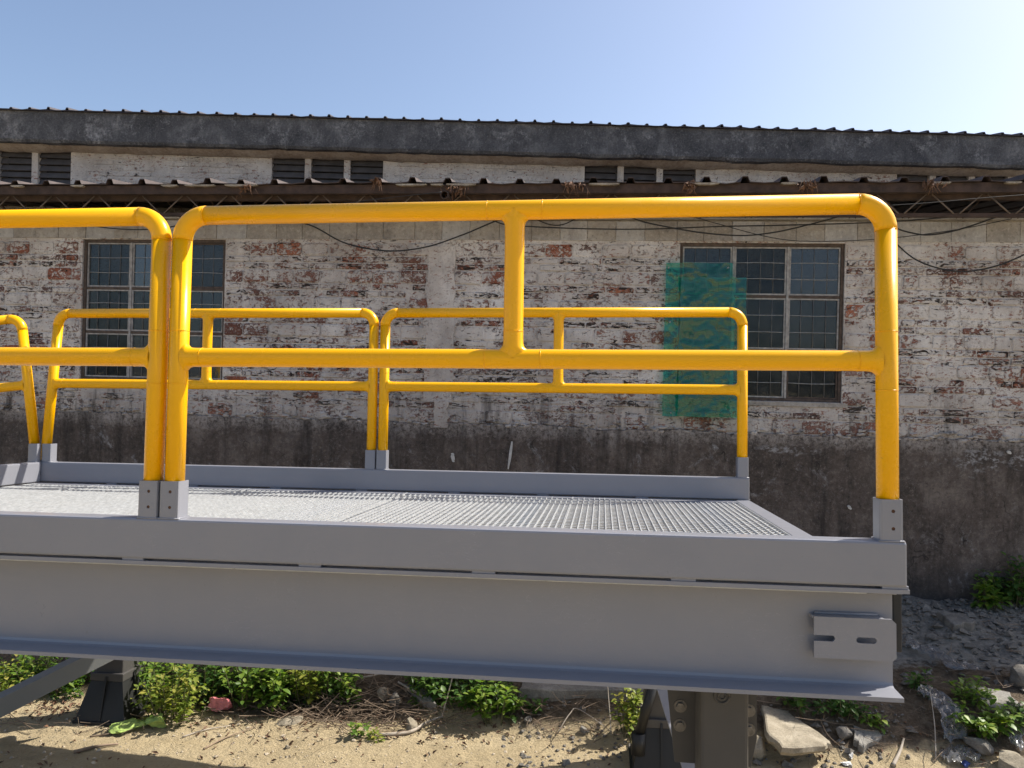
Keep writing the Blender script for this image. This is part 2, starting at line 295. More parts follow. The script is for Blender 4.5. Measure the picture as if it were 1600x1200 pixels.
# ------------------------------------------------------------------ helpers: meshes
class MB:
    def __init__(s): s.v = []; s.f = []; s.sm = []
    def add(s, vs, fs, sm=False, mat=None):
        b = len(s.v)
        s.v += [tuple(mat @ Vector(q)) if mat is not None else tuple(q) for q in vs]
        s.f += [tuple(i + b for i in f) for f in fs]; s.sm += [sm] * len(fs)
        return s
    def box(s, lo, hi, mat=None, bev=0.0):
        lo = Vector(lo); hi = Vector(hi)
        if bev <= 0:
            x0, y0, z0 = lo; x1, y1, z1 = hi
            vs = [(x0, y0, z0), (x1, y0, z0), (x1, y1, z0), (x0, y1, z0), (x0, y0, z1), (x1, y0, z1), (x1, y1, z1), (x0, y1, z1)]
            return s.add(vs, [(0, 3, 2, 1), (4, 5, 6, 7), (0, 1, 5, 4), (1, 2, 6, 5), (2, 3, 7, 6), (3, 0, 4, 7)], False, mat)
        bm = bmesh.new(); bmesh.ops.create_cube(bm, size=1)
        for v in bm.verts: v.co = Vector([lo[i] + (v.co[i] + .5) * (hi[i] - lo[i]) for i in range(3)])
        bmesh.ops.bevel(bm, geom=bm.edges[:], offset=bev, segments=2, profile=0.5, affect='EDGES')
        bm.verts.index_update()
        s.add([v.co[:] for v in bm.verts], [[v.index for v in f.verts] for f in bm.faces], False, mat); bm.free(); return s
    def tube(s, path, r, n=12, cap=True, sm=True):
        path = [Vector(p) for p in path]; rs = r if isinstance(r, (list, tuple)) else [r] * len(path)
        vs = []; t0 = (path[1] - path[0]).normalized()
        up = t0.orthogonal().normalized()
        for i, p in enumerate(path):
            t = (path[min(i + 1, len(path) - 1)] - path[max(i - 1, 0)]).normalized()
            up = (up - t * up.dot(t)).normalized(); sd = t.cross(up)
            vs += [p + (up * math.cos(2 * math.pi * k / n) + sd * math.sin(2 * math.pi * k / n)) * rs[i] for k in range(n)]
        fs = [(i * n + k, i * n + (k + 1) % n, (i + 1) * n + (k + 1) % n, (i + 1) * n + k) for i in range(len(path) - 1) for k in range(n)]
        s.add(vs, fs, sm)
        if cap:
            b = len(s.v) - len(vs)
            s.f += [tuple(b + k for k in reversed(range(n))), tuple(b + (len(path) - 1) * n + k for k in range(n))]; s.sm += [False, False]
        return s
    def plate(s, outer, holes, th, mat=None):        # outline in (x, z), front at y=0, back at y=th
        loops = [outer] + list(holes)
        pts = [q for l in loops for q in l]
        tris = tessellate_polygon([[Vector((q[0], q[1], 0)) for q in l] for l in loops])
        n = len(pts)
        vs = [(q[0], 0, q[1]) for q in pts] + [(q[0], th, q[1]) for q in pts]
        fs = []
        for t in tris:
            a, b, c = [Vector((pts[i][0], pts[i][1])) for i in t]
            if (b - a).cross(c - a) < 0: t = (t[0], t[2], t[1])
            fs.append(tuple(t)); fs.append(tuple(i + n for i in reversed(t)))
        b = 0
        for l in loops:
            for i in range(len(l)):
                j = (i + 1) % len(l); fs.append((b + i, b + j, b + j + n, b + i + n))
            b += len(l)
        return s.add(vs, fs, False, mat)
    def mesh(s, name, mat):
        me = bpy.data.meshes.new(name); me.from_pydata(s.v, [], s.f); me.update()
        if any(s.sm): me.polygons.foreach_set('use_smooth', s.sm)
        if mat: me.materials.append(mat)
        return me
    def build(s, name, mat, parent=None, fix=False, loc=None):
        me = s.mesh(name, mat)
        if fix:
            bm = bmesh.new(); bm.from_mesh(me); bmesh.ops.recalc_face_normals(bm, faces=bm.faces[:]); bm.to_mesh(me); bm.free()
        o = bpy.data.objects.new(name, me); COL.objects.link(o); o.parent = parent
        if loc is not None: o.location = loc
        return o
def tag(o, label=None, cat=None, group=None, kind=None):
    for k, v in (('label', label), ('category', cat), ('group', group), ('kind', kind)):
        if v: o[k] = v
    return o
def empty(name, mw, label, cat, group=None):
    o = bpy.data.objects.new(name, None); COL.objects.link(o); o.empty_display_size = 0.1
    if isinstance(mw, Matrix): o.matrix_world = mw
    else: o.location = mw
    return tag(o, label, cat, group)
def inst(name, me, parent, loc, rot=(0, 0, 0), sc=(1, 1, 1)):
    o = bpy.data.objects.new(name, me); COL.objects.link(o); o.parent = parent
    o.location = loc; o.rotation_euler = rot; o.scale = sc; return o
def bez(p0, p1, p2, n=24):
    return [p0 * (1 - t) ** 2 + p1 * 2 * t * (1 - t) + p2 * t * t for t in [i / n for i in range(n + 1)]]
def spline(pts, n=8):
    pts = [Vector(p) for p in pts]; q = [pts[0] * 2 - pts[1]] + pts + [pts[-1] * 2 - pts[-2]]; out = []
    for i in range(1, len(q) - 2):
        a, b, c, d = q[i - 1:i + 3]
        for k in range(n):
            t = k / n
            out.append(0.5 * ((2 * b) + (c - a) * t + (2 * a - 5 * b + 4 * c - d) * t * t + (3 * b - a - 3 * c + d) * t ** 3))
    return out + [pts[-1]]

# ================================================================== GROUND
def axis(lo, hi, d, far):
    a = [lo + i * d for i in range(int(round((hi - lo) / d)) + 1)]; l = []; s_ = d; p = lo
    while p > -far: s_ *= 1.5; p -= s_; l.append(p)
    h = []; s_ = d; p = hi
    while p < far: s_ *= 1.5; p += s_; h.append(p)
    return l[::-1] + a + h
XS = axis(-4.2, 4.9, 0.02, 260); YS = axis(3.6, 7.3, 0.02, 260)
gv = []; dirt = []; conc = []
for y in YS:
    for x in XS:
        inside = -12 < x < 12 and -6 < y < 7.6
        z = gh(x, y) if inside else gh(max(-12, min(12, x)), max(-6, min(7.6, y)))
        gv.append((x, y, z)); v = wall_v(x, y)
        v2 = v + 0.22 * nz(x * 1.3, y * 1.3, 11)
        dirt.append(sstep(2.12, 1.8, v2)); conc.append(sstep(1.25, 0.9, v2) * sstep(1.5, 2.4, x) * 0.95)
nx = len(XS)
gf = [(j * nx + i, j * nx + i + 1, (j + 1) * nx + i + 1, (j + 1) * nx + i) for j in range(len(YS) - 1) for i in range(nx - 1)]
b_ = MB(); b_.v = gv; b_.f = gf; b_.sm = [True] * len(gf)
ground = tag(b_.build('ground', M['ground']), kind='structure')
for nm, dat in (('dirt', dirt), ('concrete', conc)):
    a = ground.data.attributes.new(nm, 'FLOAT', 'POINT'); a.data.foreach_set('value', dat)

# ================================================================== WAREHOUSE BEHIND (upper wall, fascia, vents)
UY = 9.0
wh = empty('warehouse', Vector((0, UY, 0)), 'long whitewashed warehouse wall with black stained concrete eaves band and louvred vents', 'warehouse')
def up(px, py, Y=UY): p = at(px, py, Y); return p
vx = []
for gx in (-63, 425, 914, 1402):
    for k in range(3): vx.append((gx + 61.2 * k, gx + 61.2 * k + 51.5))
z_top = 4.795; z_bot = 4.28
VW = []
for a, c in vx:
    x0 = up(a, 250).x; x1 = up(c, 250).x; VW.append((x0, x1))
MB().plate([(-11, 0), (11, 0), (11, 5.2), (-11, 5.2)], [[(a, z_bot), (c, z_bot), (c, z_top), (a, z_top)] for a, c in VW], 0.2).build('wall', M['upper'], wh, True)
for (a, c) in VW:
    fr = MB()
    vent = MB().box((a + .002, .17, z_bot + .002), (c - .002, .19, z_top - .002)).build('vent', M['dark'], wh)
    zz = z_top - 0.036
    sm = MB().add([(a + .003, .022, -.040), (c - .003, .022, -.040), (c - .003, .060, .030), (a + .003, .060, .030),
                   (a + .003, .034, -.046), (c - .003, .034, -.046), (c - .003, .072, .026), (a + .003, .072, .026)],
                  [(0, 1, 2, 3), (7, 6, 5, 4), (0, 4, 5, 1), (2, 6, 7, 3), (1, 5, 6, 2), (3, 7, 4, 0)]).mesh('slat', M['slat'])
    while zz > z_bot + .03:
        inst('slat', sm, vent, (0, 0, zz)); zz -= 0.0785
# low relief limewashed bricks on the upper wall
ub = MB(); zr = 4.83; ur = []
while zr > 4.30:
    x = -6.6 + rng.random() * .2
    while x < 6.6:
        wd = 0.24 if rng.random() < .8 else .115
        if not any(a - .03 < x + wd and x < c + .03 for a, c in VW) and rng.random() < .9:
            y = -rng.uniform(.002, .010); h = .053
            ub.add([(x, .002, zr - h), (x + wd, .002, zr - h), (x + wd, .002, zr), (x, .002, zr), (x + .006, y, zr - h + .006), (x + wd - .006, y, zr - h + .006), (x + wd - .006, y, zr - .006), (x + .006, y, zr - .006)],
                   [(4, 5, 6, 7), (0, 1, 5, 4), (1, 2, 6, 5), (2, 3, 7, 6), (3, 0, 4, 7)]); ur += [rng.random()] * 5
        x += wd + .012
    zr -= .066
o = ub.build('brick_courses', M['upper'], wh); o['kind'] = 'stuff'
at_ = o.data.attributes.new('brick_random', 'FLOAT', 'FACE'); at_.data.foreach_set('value', ur)
# fascia band: front face at local y=-0.25
fy = -0.25
zb = up(800, 241, UY + fy).z; zt = up(800, 193, UY + fy).z
n = 240; fv = []; ff = []
for i in range(n + 1):
    x = -11 + 22 * i / n
    rag = 0.018 * nz(x * 1.7, 4) + 0.012 * nz(x * 7, 5) + 0.006 * nz(x * 21, 6)
    s2 = 0.012 * nz(x * 3.1, 9)
    fv += [(x, fy, zt), (x, fy + s2 * .4, (zt + zb) / 2), (x, fy, zb + .03 + rag * .5), (x, fy + .02, zb + rag), (x, -.06, zb + .005 + rag * .5), (x, .1, zb + .02), (x, .1, zt)]
for i in range(n):
    for k in range(7):
        k2 = (k + 1) % 7; ff.append((i * 7 + k, i * 7 + k2, (i + 1) * 7 + k2, (i + 1) * 7 + k))
MB().add(fv, ff).build('fascia_band', M['fascia'], wh, True)
# ragged plaster cornice under the band
cv = []; cf = []
for i in range(n + 1):
    x = -11 + 22 * i / n
    rag = 0.022 * nz(x * 1.3, 14) + 0.014 * nz(x * 6, 15)
    cv += [(x, fy + .055 + rag, zb + .03), (x, -.10 + rag, zb - .018 + rag * .5), (x, -.012, zb - .045 + rag), (x, .01, zb - .045 + rag), (x, .01, zb + .03)]
for i in range(n):
    for k in range(4): cf.append((i * 5 + k, i * 5 + k + 1, (i + 1) * 5 + k + 1, (i + 1) * 5 + k))
MB().add(cv, cf, True).build('cornice', M['cornice'], wh, True)
# roof sheet with ribs lying on the band
def ribbed(x0, x1, pitch, ribw, ribh, y0, z0, y1, z1, th, jit=0.0, seed=1):
    r_ = random.Random(seed); prof = []; x = x0
    while x < x1:
        j = r_.uniform(-jit, jit); sag = -abs(r_.gauss(0, jit)); hh = ribh * r_.uniform(.75, 1.15)
        prof += [(x, sag), (x + pitch * .5 - ribw * .5, j), (x + pitch * .5 - ribw * .28, hh + j), (x + pitch * .5 + ribw * .28, hh + j), (x + pitch * .5 + ribw * .5, j)]
        x += pitch
    mb = MB(); vs = []; fs = []; k = len(prof)
    for (px, pz) in prof: vs += [(px, y0, z0 + pz), (px, y1, z1 + pz), (px, y0, z0 + pz - th), (px, y1, z1 + pz - th)]
    for i in range(k - 1):
        a = i * 4; b = a + 4
        fs += [(a, b, b + 1, a + 1), (a + 2, a + 3, b + 3, b + 2), (a, a + 2, b + 2, b), (a + 1, b + 1, b + 3, a + 3)]
    return mb.add(vs, fs)
ribbed(-11, 11, 0.213, 0.040, 0.022, fy - .012, zt + .022, 5.0, zt + 1.1, .012, 0.006, 3).build('roof', M['sheet_up'], wh, True)
MB().box((-11, fy - .03, zt + .002), (11, fy + .3, zt + .008)).build('eave_board', M['sheet_up'], wh)
MB().box((-11, 10, 0), (11, 10.2, 6.4)).build('rear_wall', M['upper'], wh)

# ================================================================== NEAR BRICK SHED
WM = Matrix.Translation(W_O) @ Matrix.Rotation(-WYAW, 4, 'Z')
shed = empty('brick_shed', WM, 'low brick shed with peeling whitewash, dark rendered base and two steel windows', 'building')
LW = (-4.18, -2.738, 2.14, 3.484); RW = (1.453, 2.843, 2.112, 3.478)
X0, X1 = -6.4, 6.2
MB().plate([(X0, 0.2), (X1, 0.2), (X1, 3.67), (X0, 3.67)], [[(a, c), (b, c), (b, d), (a, d)] for a, b, c, d in (LW, RW)], 0.24).build('wall', M['mortar'], shed, True)
MB().box((X0, .26, .2), (X0 + .2, 3.6, 3.6)).build('side_wall', M['mortar'], shed)
MB().box((X1 - .2, .26, .2), (X1, 1.6, 3.6)).build('side_wall', M['mortar'], shed)
# bricks
def brick_mesh(w_, h_, name, mat, seed):
    r_ = random.Random(seed); d = r_.uniform(.006, .014)
    def ring(g_, jit, y):
        a, b = w_ / 2 - g_, h_ / 2 - g_; c = min(a, b) * r_.uniform(.16, .4); e = min(a, b) * r_.uniform(.16, .4)
        pts = [(-a + c, -b), (a - e, -b), (a, -b + e), (a, b - c), (a - c, b), (-a + e, b), (-a, b - e), (-a, -b + c)]
        return [(x + r_.uniform(-jit, jit), y + r_.uniform(-jit, jit) * .4, z + r_.uniform(-jit, jit) * .7) for x, z in pts]
    back = [(q[0], .003, q[2]) for q in ring(0, .002, 0)]
    mid = ring(.003, .003, -d * .65); fr = ring(.012 if h_ > .08 else .008, .005, -d)
    vs = back + mid + fr + [(r_.uniform(-.02, .02), -d - r_.uniform(-.002, .003), r_.uniform(-.008, .008))]
    fs = [(i, (i + 1) % 8, 8 + (i + 1) % 8, 8 + i) for i in range(8)] + [(8 + i, 8 + (i + 1) % 8, 16 + (i + 1) % 8, 16 + i) for i in range(8)]
    fs += [(16 + i, 16 + (i + 1) % 8, 24) for i in range(8)]
    return vs, fs, MB().add(vs, fs).mesh(name, mat)
TH = [brick_mesh(.24, .115, 'brick', M['brick'], 100 + i) for i in range(14)]
THB = [brick_mesh(.24, .115, 'brick', M['brick_bare'], 200 + i) for i in range(8)]
TN = [brick_mesh(.24, .053, 'brick', M['brick_thin'], 300 + i) for i in range(14)]
segs = lambda z: [(X0 + .01, X1 - .01)] if not (2.05 < z < 3.49) else [(X0 + .01, LW[0] - .012), (LW[1] + .012, RW[0] - .012), (RW[1] + .012, X1 - .01)]
single = []; rest = []
zrow = 3.458
while zrow > 1.75:
    for kind, h_, top in (('thick', .115, zrow), ('thin', .053, zrow - .125), ('thin', .053, zrow - .188)):
        zc = top - h_ / 2
        if zc - h_ / 2 < 1.79: continue
        for (s0, s1) in segs(zc):
            x = s0 - rng.uniform(0, .12)
            while x < s1 - .03:
                wd = .24 if rng.random() < (.92 if kind == 'thick' else .75) else .115
                a, b = max(x, s0), min(x + wd, s1)
                if b - a > .05:
                    near = min(abs(a - e) for e in (LW[0], LW[1], RW[0], RW[1])) < .26 or min(abs(b - e) for e in (LW[0], LW[1], RW[0], RW[1])) < .26
                    miss = kind == 'thin' and rng.random() < .10
                    if not miss: (single if (-5.15 < a and b < 4.5 and (kind == 'thick')) else rest).append((kind, (a + b) / 2, zc, (b - a) / .24, near, b))
                x += wd + .011
    zrow -= .251
rest.sort(key=lambda q: -q[1] if q[1] < 4.4 else 99)
take = max(0, 298 - len(single)); single += rest[:take]; rest = rest[take:]
rb = MB(); rbr = []
for kind, x, z, sc, near, _ in single:
    pool = TN if kind == 'thin' else (THB if near or rng.random() < .12 else TH)
    inst('brick', rng.choice(pool)[2], shed, (x + rng.uniform(-.003, .003), rng.uniform(-.003, .002), z + rng.uniform(-.003, .003)), (0, R(rng.uniform(-.7, .7)), 0), (sc, 1, 1))
for kind, x, z, sc, near, _ in rest:
    vs_, fs_, _m = rng.choice(TN if kind == 'thin' else TH)
    mt = Matrix.Translation((x, rng.uniform(-.003, .003), z)) @ Matrix.Rotation(R(rng.uniform(-.8, .8)), 4, 'Y') @ Matrix.Diagonal((sc, 1, 1, 1))
    rb.add(vs_, fs_, False, mt); rbr += [rng.random()] * len(fs_)
o = rb.build('brick_courses', M['brick_thin'], shed); o['kind'] = 'stuff'
at_ = o.data.attributes.new('brick_random', 'FLOAT', 'FACE'); at_.data.foreach_set('value', rbr)
# lintel course of cement blocks above the windows
x = X0 + .01
while x < X1 - .02:
    wd = rng.uniform(.22, .30); e = min(x + wd, X1 - .01)
    MB().box((x, -rng.uniform(.006, .014), 3.492), (e - .003, .02, 3.665), None, .004).build('lintel_block', M[rng.choice(['lintel', 'lintel', 'lintel', 'plaster'])], shed)
    x = e
# dado with ragged top
n = 420; dv = []; df = []
NZ = 5
for i in range(n + 1):
    x = X0 + (X1 - X0) * i / n
    tp = 1.826 + .030 * nz(x * 1.7, 1) + .020 * nz(x * 7, 2) + .014 * nz(x * 25, 3)
    for k in range(NZ + 1):
        z = .2 + (tp - .2) * k / NZ
        dv.append((x, -.024 + .006 * nz(x * 2.5, z * 2.5, 4), z))
    dv.append((x, .004, tp + .004))
for i in range(n):
    for k in range(NZ + 1): a = i * (NZ + 2) + k; df.append((a, a + NZ + 2, a + NZ + 3, a + 1))
MB().add(dv, df, False).build('rendered_base', M['dado'], shed)
# crumbs of whitewash hanging over the render edge
pb = MB()
for i in range(260):
    x = rng.uniform(-5.2, 4.6); z = 1.835 + rng.uniform(-.02, .05); s_ = rng.uniform(.008, .03)
    pts = [(x + s_ * rng.uniform(.6, 1.8) * math.cos(a), -.02 - rng.uniform(0, .01), z + s_ * .6 * rng.uniform(.5, 1.2) * math.sin(a)) for a in [k * math.pi / 3 for k in range(6)]]
    pb.add(pts + [(x, -.034, z), ] + [(q[0], .0, q[2]) for q in pts], [(k, (k + 1) % 6, 6) for k in range(6)] + [(7 + k, 7 + (k + 1) % 6, (k + 1) % 6, k) for k in range(6)])
o = pb.build('plaster_crumbs', M['mortar'], shed); o['kind'] = 'stuff'
# plaster strip (old pilaster scar) and white scrapes on the base
def ragged(xa, xb, za, zb_, y, jit, seed, name, mat, k=26):
    pl = []; r_ = random.Random(seed)
    L_ = [(xa + jit * nz(seed, t * 9) * 2, za + (zb_ - za) * t) for t in [i / k for i in range(k + 1)]]
    Rr = [(xb + jit * nz(seed + 5, t * 9) * 2, za + (zb_ - za) * t) for t in [i / k for i in range(k + 1)]]
    vs = []; fs = []
    for (lx, z), (rx, _) in zip(L_, Rr): vs += [(lx - .006, .004, z), (lx, y, z), (rx, y, z), (rx + .006, .004, z)]
    for i in range(k):
        for j in range(3): a = i * 4 + j; fs.append((a, a + 1, a + 5, a + 4))
    fs += [(0, 1, 2, 3), (4 * k + 3, 4 * k + 2, 4 * k + 1, 4 * k)]
    return MB().add(vs, fs).build(name, mat, shed)
ragged(-.80, -.545, 2.02, 3.43, -.017, .02, 3, 'plaster_strip', M['strip'])
ragged(-.70, -.575, 1.79, 2.03, -.034, .02, 9, 'plaster_strip', M['strip'], 10)
for (px, py, px2, py2, wd) in ((800, 690, 794, 733, .012), (706, 708, 709, 722, .016), (1325, 790, 1330, 796, .012), (1574, 705, 1580, 709, .012)):
    p0 = wl(px, py, .034); p1 = wl(px2, py2, .034); d = p1 - p0; nn = Vector((d.z, 0, -d.x)).normalized() * wd
    vs = []; k = 7
    for i in range(k + 1):
        t = i / k; q = p0 + d * t; e = (.35 + .65 * math.sin(math.pi * min(1, t * .9 + .08))) 
        j = nn * e * (1 + .5 * nz(px, t * 7)); c_ = q + nn * .8 * nz(py, t * 4)
        vs += [c_ - j, c_ + j]
    fs = [(2 * i, 2 * i + 1, 2 * i + 3, 2 * i + 2) for i in range(k)]
    fr_ = [Vector((v.x, -.036, v.z)) for v in vs]; bk = [Vector((v.x, -.020, v.z)) for v in vs]; N_ = len(vs)
    rim = [2 * i for i in range(k + 1)] + [2 * i + 1 for i in reversed(range(k + 1))]
    MB().add(fr_ + bk, fs + [(rim[i], rim[(i + 1) % len(rim)], N_ + rim[(i + 1) % len(rim)], N_ + rim[i]) for i in range(len(rim))]).build('plaster_flake', M['chalk'], shed, True)

# windows
def window(o4, label, rows, seed):
    a, b, c, d = o4; r_ = random.Random(seed)
    f = MB(); t = .026
    f.box((a, .02, c), (a + t, .10, d), None, .004).box((b - t, .02, c), (b, .10, d), None, .004)
    f.box((a + t, .022, d - t), (b - t, .10, d), None, .004).box((a + t, .022, c), (b - t, .10, c + t), None, .004)
    wdw = f.build('window', M['frame'], shed); wdw['label'] = label
    W_ = b - a; xs = [a + t] + [a + W_ * k / 3 for k in (1, 2)] + [b - t]
    for k in (1, 2): MB().box((xs[k] - .010, .026, c + t), (xs[k] + .010, .09, d - t), None, .003).build('mullion', M['sash'], wdw)
    zs = [c + t] + rows + [d - t]
    for k in range(1, len(zs) - 1):
        for j in range(3):
            MB().box((xs[j] + (.010 if j else 0), .030, zs[k] - .011), (xs[j + 1] - (.010 if j < 2 else 0), .088, zs[k] + .011), None, .003).build('transom', M['frame'], wdw)
    for j in range(3):
        for k in range(len(zs) - 1):
            xa = xs[j] + (.012 if j else .002); xb = xs[j + 1] - (.012 if j < 2 else .002); za = zs[k] + (.013 if k else .002); zb_ = zs[k + 1] - (.013 if k < len(zs) - 2 else .002)
            s_ = .013; sm = MB()
            sm.box((xa, .036, za), (xa + s_, .062, zb_)).box((xb - s_, .036, za), (xb, .062, zb_)).box((xa + s_, .0365, za), (xb - s_, .062, za + s_)).box((xa + s_, .0365, zb_ - s_), (xb - s_, .062, zb_))
            sm.build('sash', M['sash'] if r_.random() < .7 else M['frame'], wdw)
            ty = r_.uniform(-.004, .004)
            MB().box((xa + s_ - .003, .050 + ty, za + s_ - .003), (xb - s_ + .003, .054 + ty, zb_ - s_ + .003)).build('pane', M['pane'], wdw)
            # thin guard bars: two across in front, three upright behind the glass
            for q in range(1, 3):
                zz = za + (zb_ - za) * q / 3; w1 = r_.uniform(-.005, .005)
                MB().tube(spline([(xa + s_, .043, zz), ((xa + xb) / 2, .043, zz + w1), (xb - s_, .043, zz)], 4), .0032, 6).build('guard_bar', M['bar'], wdw)
            for q in range(1, 4):
                xx = xa + (xb - xa) * q / 4
                MB().tube([(xx, .0445, za + s_ * .5), (xx + r_.uniform(-.004, .004), .0445, zb_ - s_ * .5)], .0030, 6).build('guard_bar', M['bar_dull'], wdw)
    return wdw
window(LW, None, [2.60, 3.02], 5); window(RW, None, [2.549, 3.019], 6)
for a, b, c, d in (LW, RW):
    MB().box((a - .05, -.012, c - .045), (b + .05, .015, c - .002), None, .006).build('window_sill', M['lintel'], shed)
# near-black sheet and floor: the unlit room's darkness put into their colour
MB().box((X0 + .25, 1.5, .3), (X1 - .25, 1.56, 3.4)).build('dark_backing', M['dark'], shed)
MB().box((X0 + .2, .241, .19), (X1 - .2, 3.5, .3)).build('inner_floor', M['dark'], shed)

# eave: ribbed sheets, rusty channel, lattice joists
EO = .36
ez = wl(800, 288, EO).z
ribbed(X0 - .2, X1 + .2, 0.31, 0.075, 0.040, -EO - .03, ez + .012, 2.9, ez + .42, .006, .007, 11).build('roof', M['sheet'], shed, True)
ch = MB()
ch.box((X0 - .2, -EO, ez - .075), (X1 + .2, -EO + .006, ez + .002)).box((X0 - .2, -EO + .0065, ez - .075), (X1 + .2, -EO + .06, ez - .069)).box((X0 - .2, -EO + .0065, ez - .004), (X1 + .2, -EO + .06, ez + .002))
ch.build('eave_channel', M['rust'], shed)
MB().box((X0 - .2, -EO + .10, ez - .11), (X1 + .2, -EO + .15, ez - .065)).build('purlin', M['rust'], shed)
MB().box((X0 - .2, -.2, ez - .02), (X1 + .2, -.14, ez + .035)).build('purlin', M['rust'], shed)
bzz = wl(800, 332, EO - .08).z
MB().box((X0 - .2, -EO + .09, bzz - .03), (X1 + .2, -EO + .13, bzz)).build('joist_chord', M['rust'], shed)
x = X0; k = 0
while x < X1 - .25:
    za, zb_ = (ez - .075, bzz - .01) if k % 2 == 0 else (bzz - .01, ez - .075)
    MB().tube([(x + .02, -EO + .07, za), (x + .19, -EO + .07, zb_)], .0065, 6).build('joist_rod', M['rod'], shed)
    x += .213; k += 1
o2 = MB(); x = X0 + .1; k = 0
while x < X1 - .25:
    za, zb_ = (ez - .04, bzz - .01) if k % 2 == 0 else (bzz - .01, ez - .04)
    o2.tube([(x + .02, -.12, za), (x + .19, -.12, zb_)], .0055, 6); x += .213; k += 1
o2.build('rear_joist', M['rust'], shed)
MB().box((X0, -.06, 3.672), (X1, .20, 3.70), None, .004).build('wall_plate', M['lintel'], shed)
# cream mortar / foam bits packed under the sheet edge
x = X0 + .1
while x < X1:
    L_ = rng.uniform(.06, .30)
    if rng.random() < .5:
        vs = []; k = 6
        for i in range(k + 1):
            xx = x + L_ * i / k; hh = .016 * (0.5 + .6 * abs(nz(xx * 19, 3))) * (1 if 0 < i < k else .4)
            vs += [(xx, -EO - .036, ez - .004 - hh * 1.3), (xx, -EO - .036, ez - .002 + hh * .2), (xx, -EO - .001, ez - .002 + hh * .2), (xx, -EO - .001, ez - .004 - hh * 1.3)]
        fs = [(i * 4 + j, i * 4 + (j + 1) % 4, i * 4 + 4 + (j + 1) % 4, i * 4 + 4 + j) for i in range(k) for j in range(4)] + [(0, 1, 2, 3), (k * 4 + 3, k * 4 + 2, k * 4 + 1, k * 4)]
        MB().add(vs, fs).build('mortar_strip', M['cream'], shed, True)
    x += L_ + rng.uniform(.02, .15)
# vent pipe end under the eave
pc = wl(694, 304, .46)
pm = MB()
ro, ri = .035, .028
for (ra, ya, rb_, yb) in ((ro, 0, ro, .35), (ri, .35, ri, 0), (ri, 0, ro, 0)):
    vs = [(pc.x + ra * math.cos(t), pc.y + ya, pc.z + ra * math.sin(t)) for t in [2 * math.pi * i / 20 for i in range(20)]] + [(pc.x + rb_ * math.cos(t), pc.y + yb, pc.z + rb_ * math.sin(t)) for t in [2 * math.pi * i / 20 for i in range(20)]]
    pm.add(vs, [(i, (i + 1) % 20, 20 + (i + 1) % 20, 20 + i) for i in range(20)], True)
pm.build('pipe', M['rust'], shed)

# dead leaf clumps caught at the eave
def leaf_clump(px, py, wpx, hpx, label, seed):
    r_ = random.Random(seed); mb = MB(); c = wl(px, py, EO + .035); s_ = 6.4 / 1200
    for i in range(26):
        q = c + Vector((r_.gauss(0, wpx * s_ * .22), r_.uniform(-.05, .02), -abs(r_.gauss(0, hpx * s_ * .25))))
        L_ = r_.uniform(.015, .045); e = Matrix.Translation(q) @ Euler((r_.uniform(0, 6), r_.uniform(0, 6), r_.uniform(0, 6))).to_matrix().to_4x4()
        mb.add([(-L_, 0, 0), (-L_ * .2, L_ * .35, .008), (L_, 0, 0), (-L_ * .2, -L_ * .35, .008), (0, 0, -.006)], [(0, 4, 1), (1, 4, 2), (2, 4, 3), (3, 4, 0)], False, e)
    for i in range(7):
        q = c + Vector((r_.gauss(0, wpx * s_ * .25), -.02, r_.gauss(0, .02)))
        mb.tube([q, q + Vector((r_.uniform(-.05, .05), -.01, -r_.uniform(.03, .12)))], .0022, 4)
    o = mb.build('leaf_clump', M['deadleaf']); o.matrix_world = WM
    tag(o, label, 'leaf litter', 'dead leaves caught along the eave')
leaf_clump(590, 283, 14, 14, 'small curled dead leaf caught under the eave below the middle vents', 1)
leaf_clump(712, 293, 42, 20, 'clump of dead leaves and twigs beside the round pipe end under the eave', 2)
leaf_clump(892, 288, 50, 14, 'wide flat clump of dead leaves on the eave edge left of the right hand vents', 3)
leaf_clump(1078, 286, 20, 18, 'tight clump of dead leaves on the eave edge under the last of the right vents', 4)
leaf_clump(1264, 286, 34, 18, 'dead leaf clump on the eave edge above the right end of the near yellow rail', 5)
leaf_clump(1455, 286, 24, 8, 'thin dead leaf scrap on the eave edge to the right of the near yellow rail', 6)
leaf_clump(384, 292, 26, 16, 'ragged dead leaf clump on the eave between the two left groups of vents', 7)

# ------------------------------------------------------------------ cables
def cable(pts, off, label, r=.0065):
    P = [WM @ wl(x, y, off) for x, y in pts]
    return tag(MB().tube(spline(P, 10), r, 8).build('cable', M['cable']), label, 'cable', 'black cables slung along the shed wall')
cable([(440, 338), (490, 354), (540, 380), (605, 392), (665, 386), (720, 368), (768, 348), (800, 336)], .10, 'black cable hanging in a deep loop between the two windows')
cable([(60, 338), (125, 350), (190, 358), (250, 357), (310, 345), (340, 336)], .09, 'black cable sagging just above the left window', .005)
cable([(770, 345), (800, 352), (900, 357), (1010, 358), (1120, 354), (1220, 352), (1330, 349), (1397, 346), (1500, 338), (1600, 330), (1680, 322)], .13, 'long nearly straight black cable running right from the middle rail post past the right window', .0055)
cable([(830, 338), (850, 348), (868, 352), (885, 349), (905, 338)], .11, 'short black cable loop just right of the middle rail post', .005)
cable([(980, 336), (1000, 345), (1040, 354), (1100, 364), (1160, 368), (1210, 363), (1260, 352), (1320, 336)], .16, 'black cable sagging low over the top of the right window', .006)
cable([(1080, 338), (1130, 352), (1190, 368), (1240, 376), (1300, 377), (1365, 374), (1420, 369), (1500, 358), (1580, 342)], .08, 'thin black wire crossing above the right window down to the corner post', .0035)
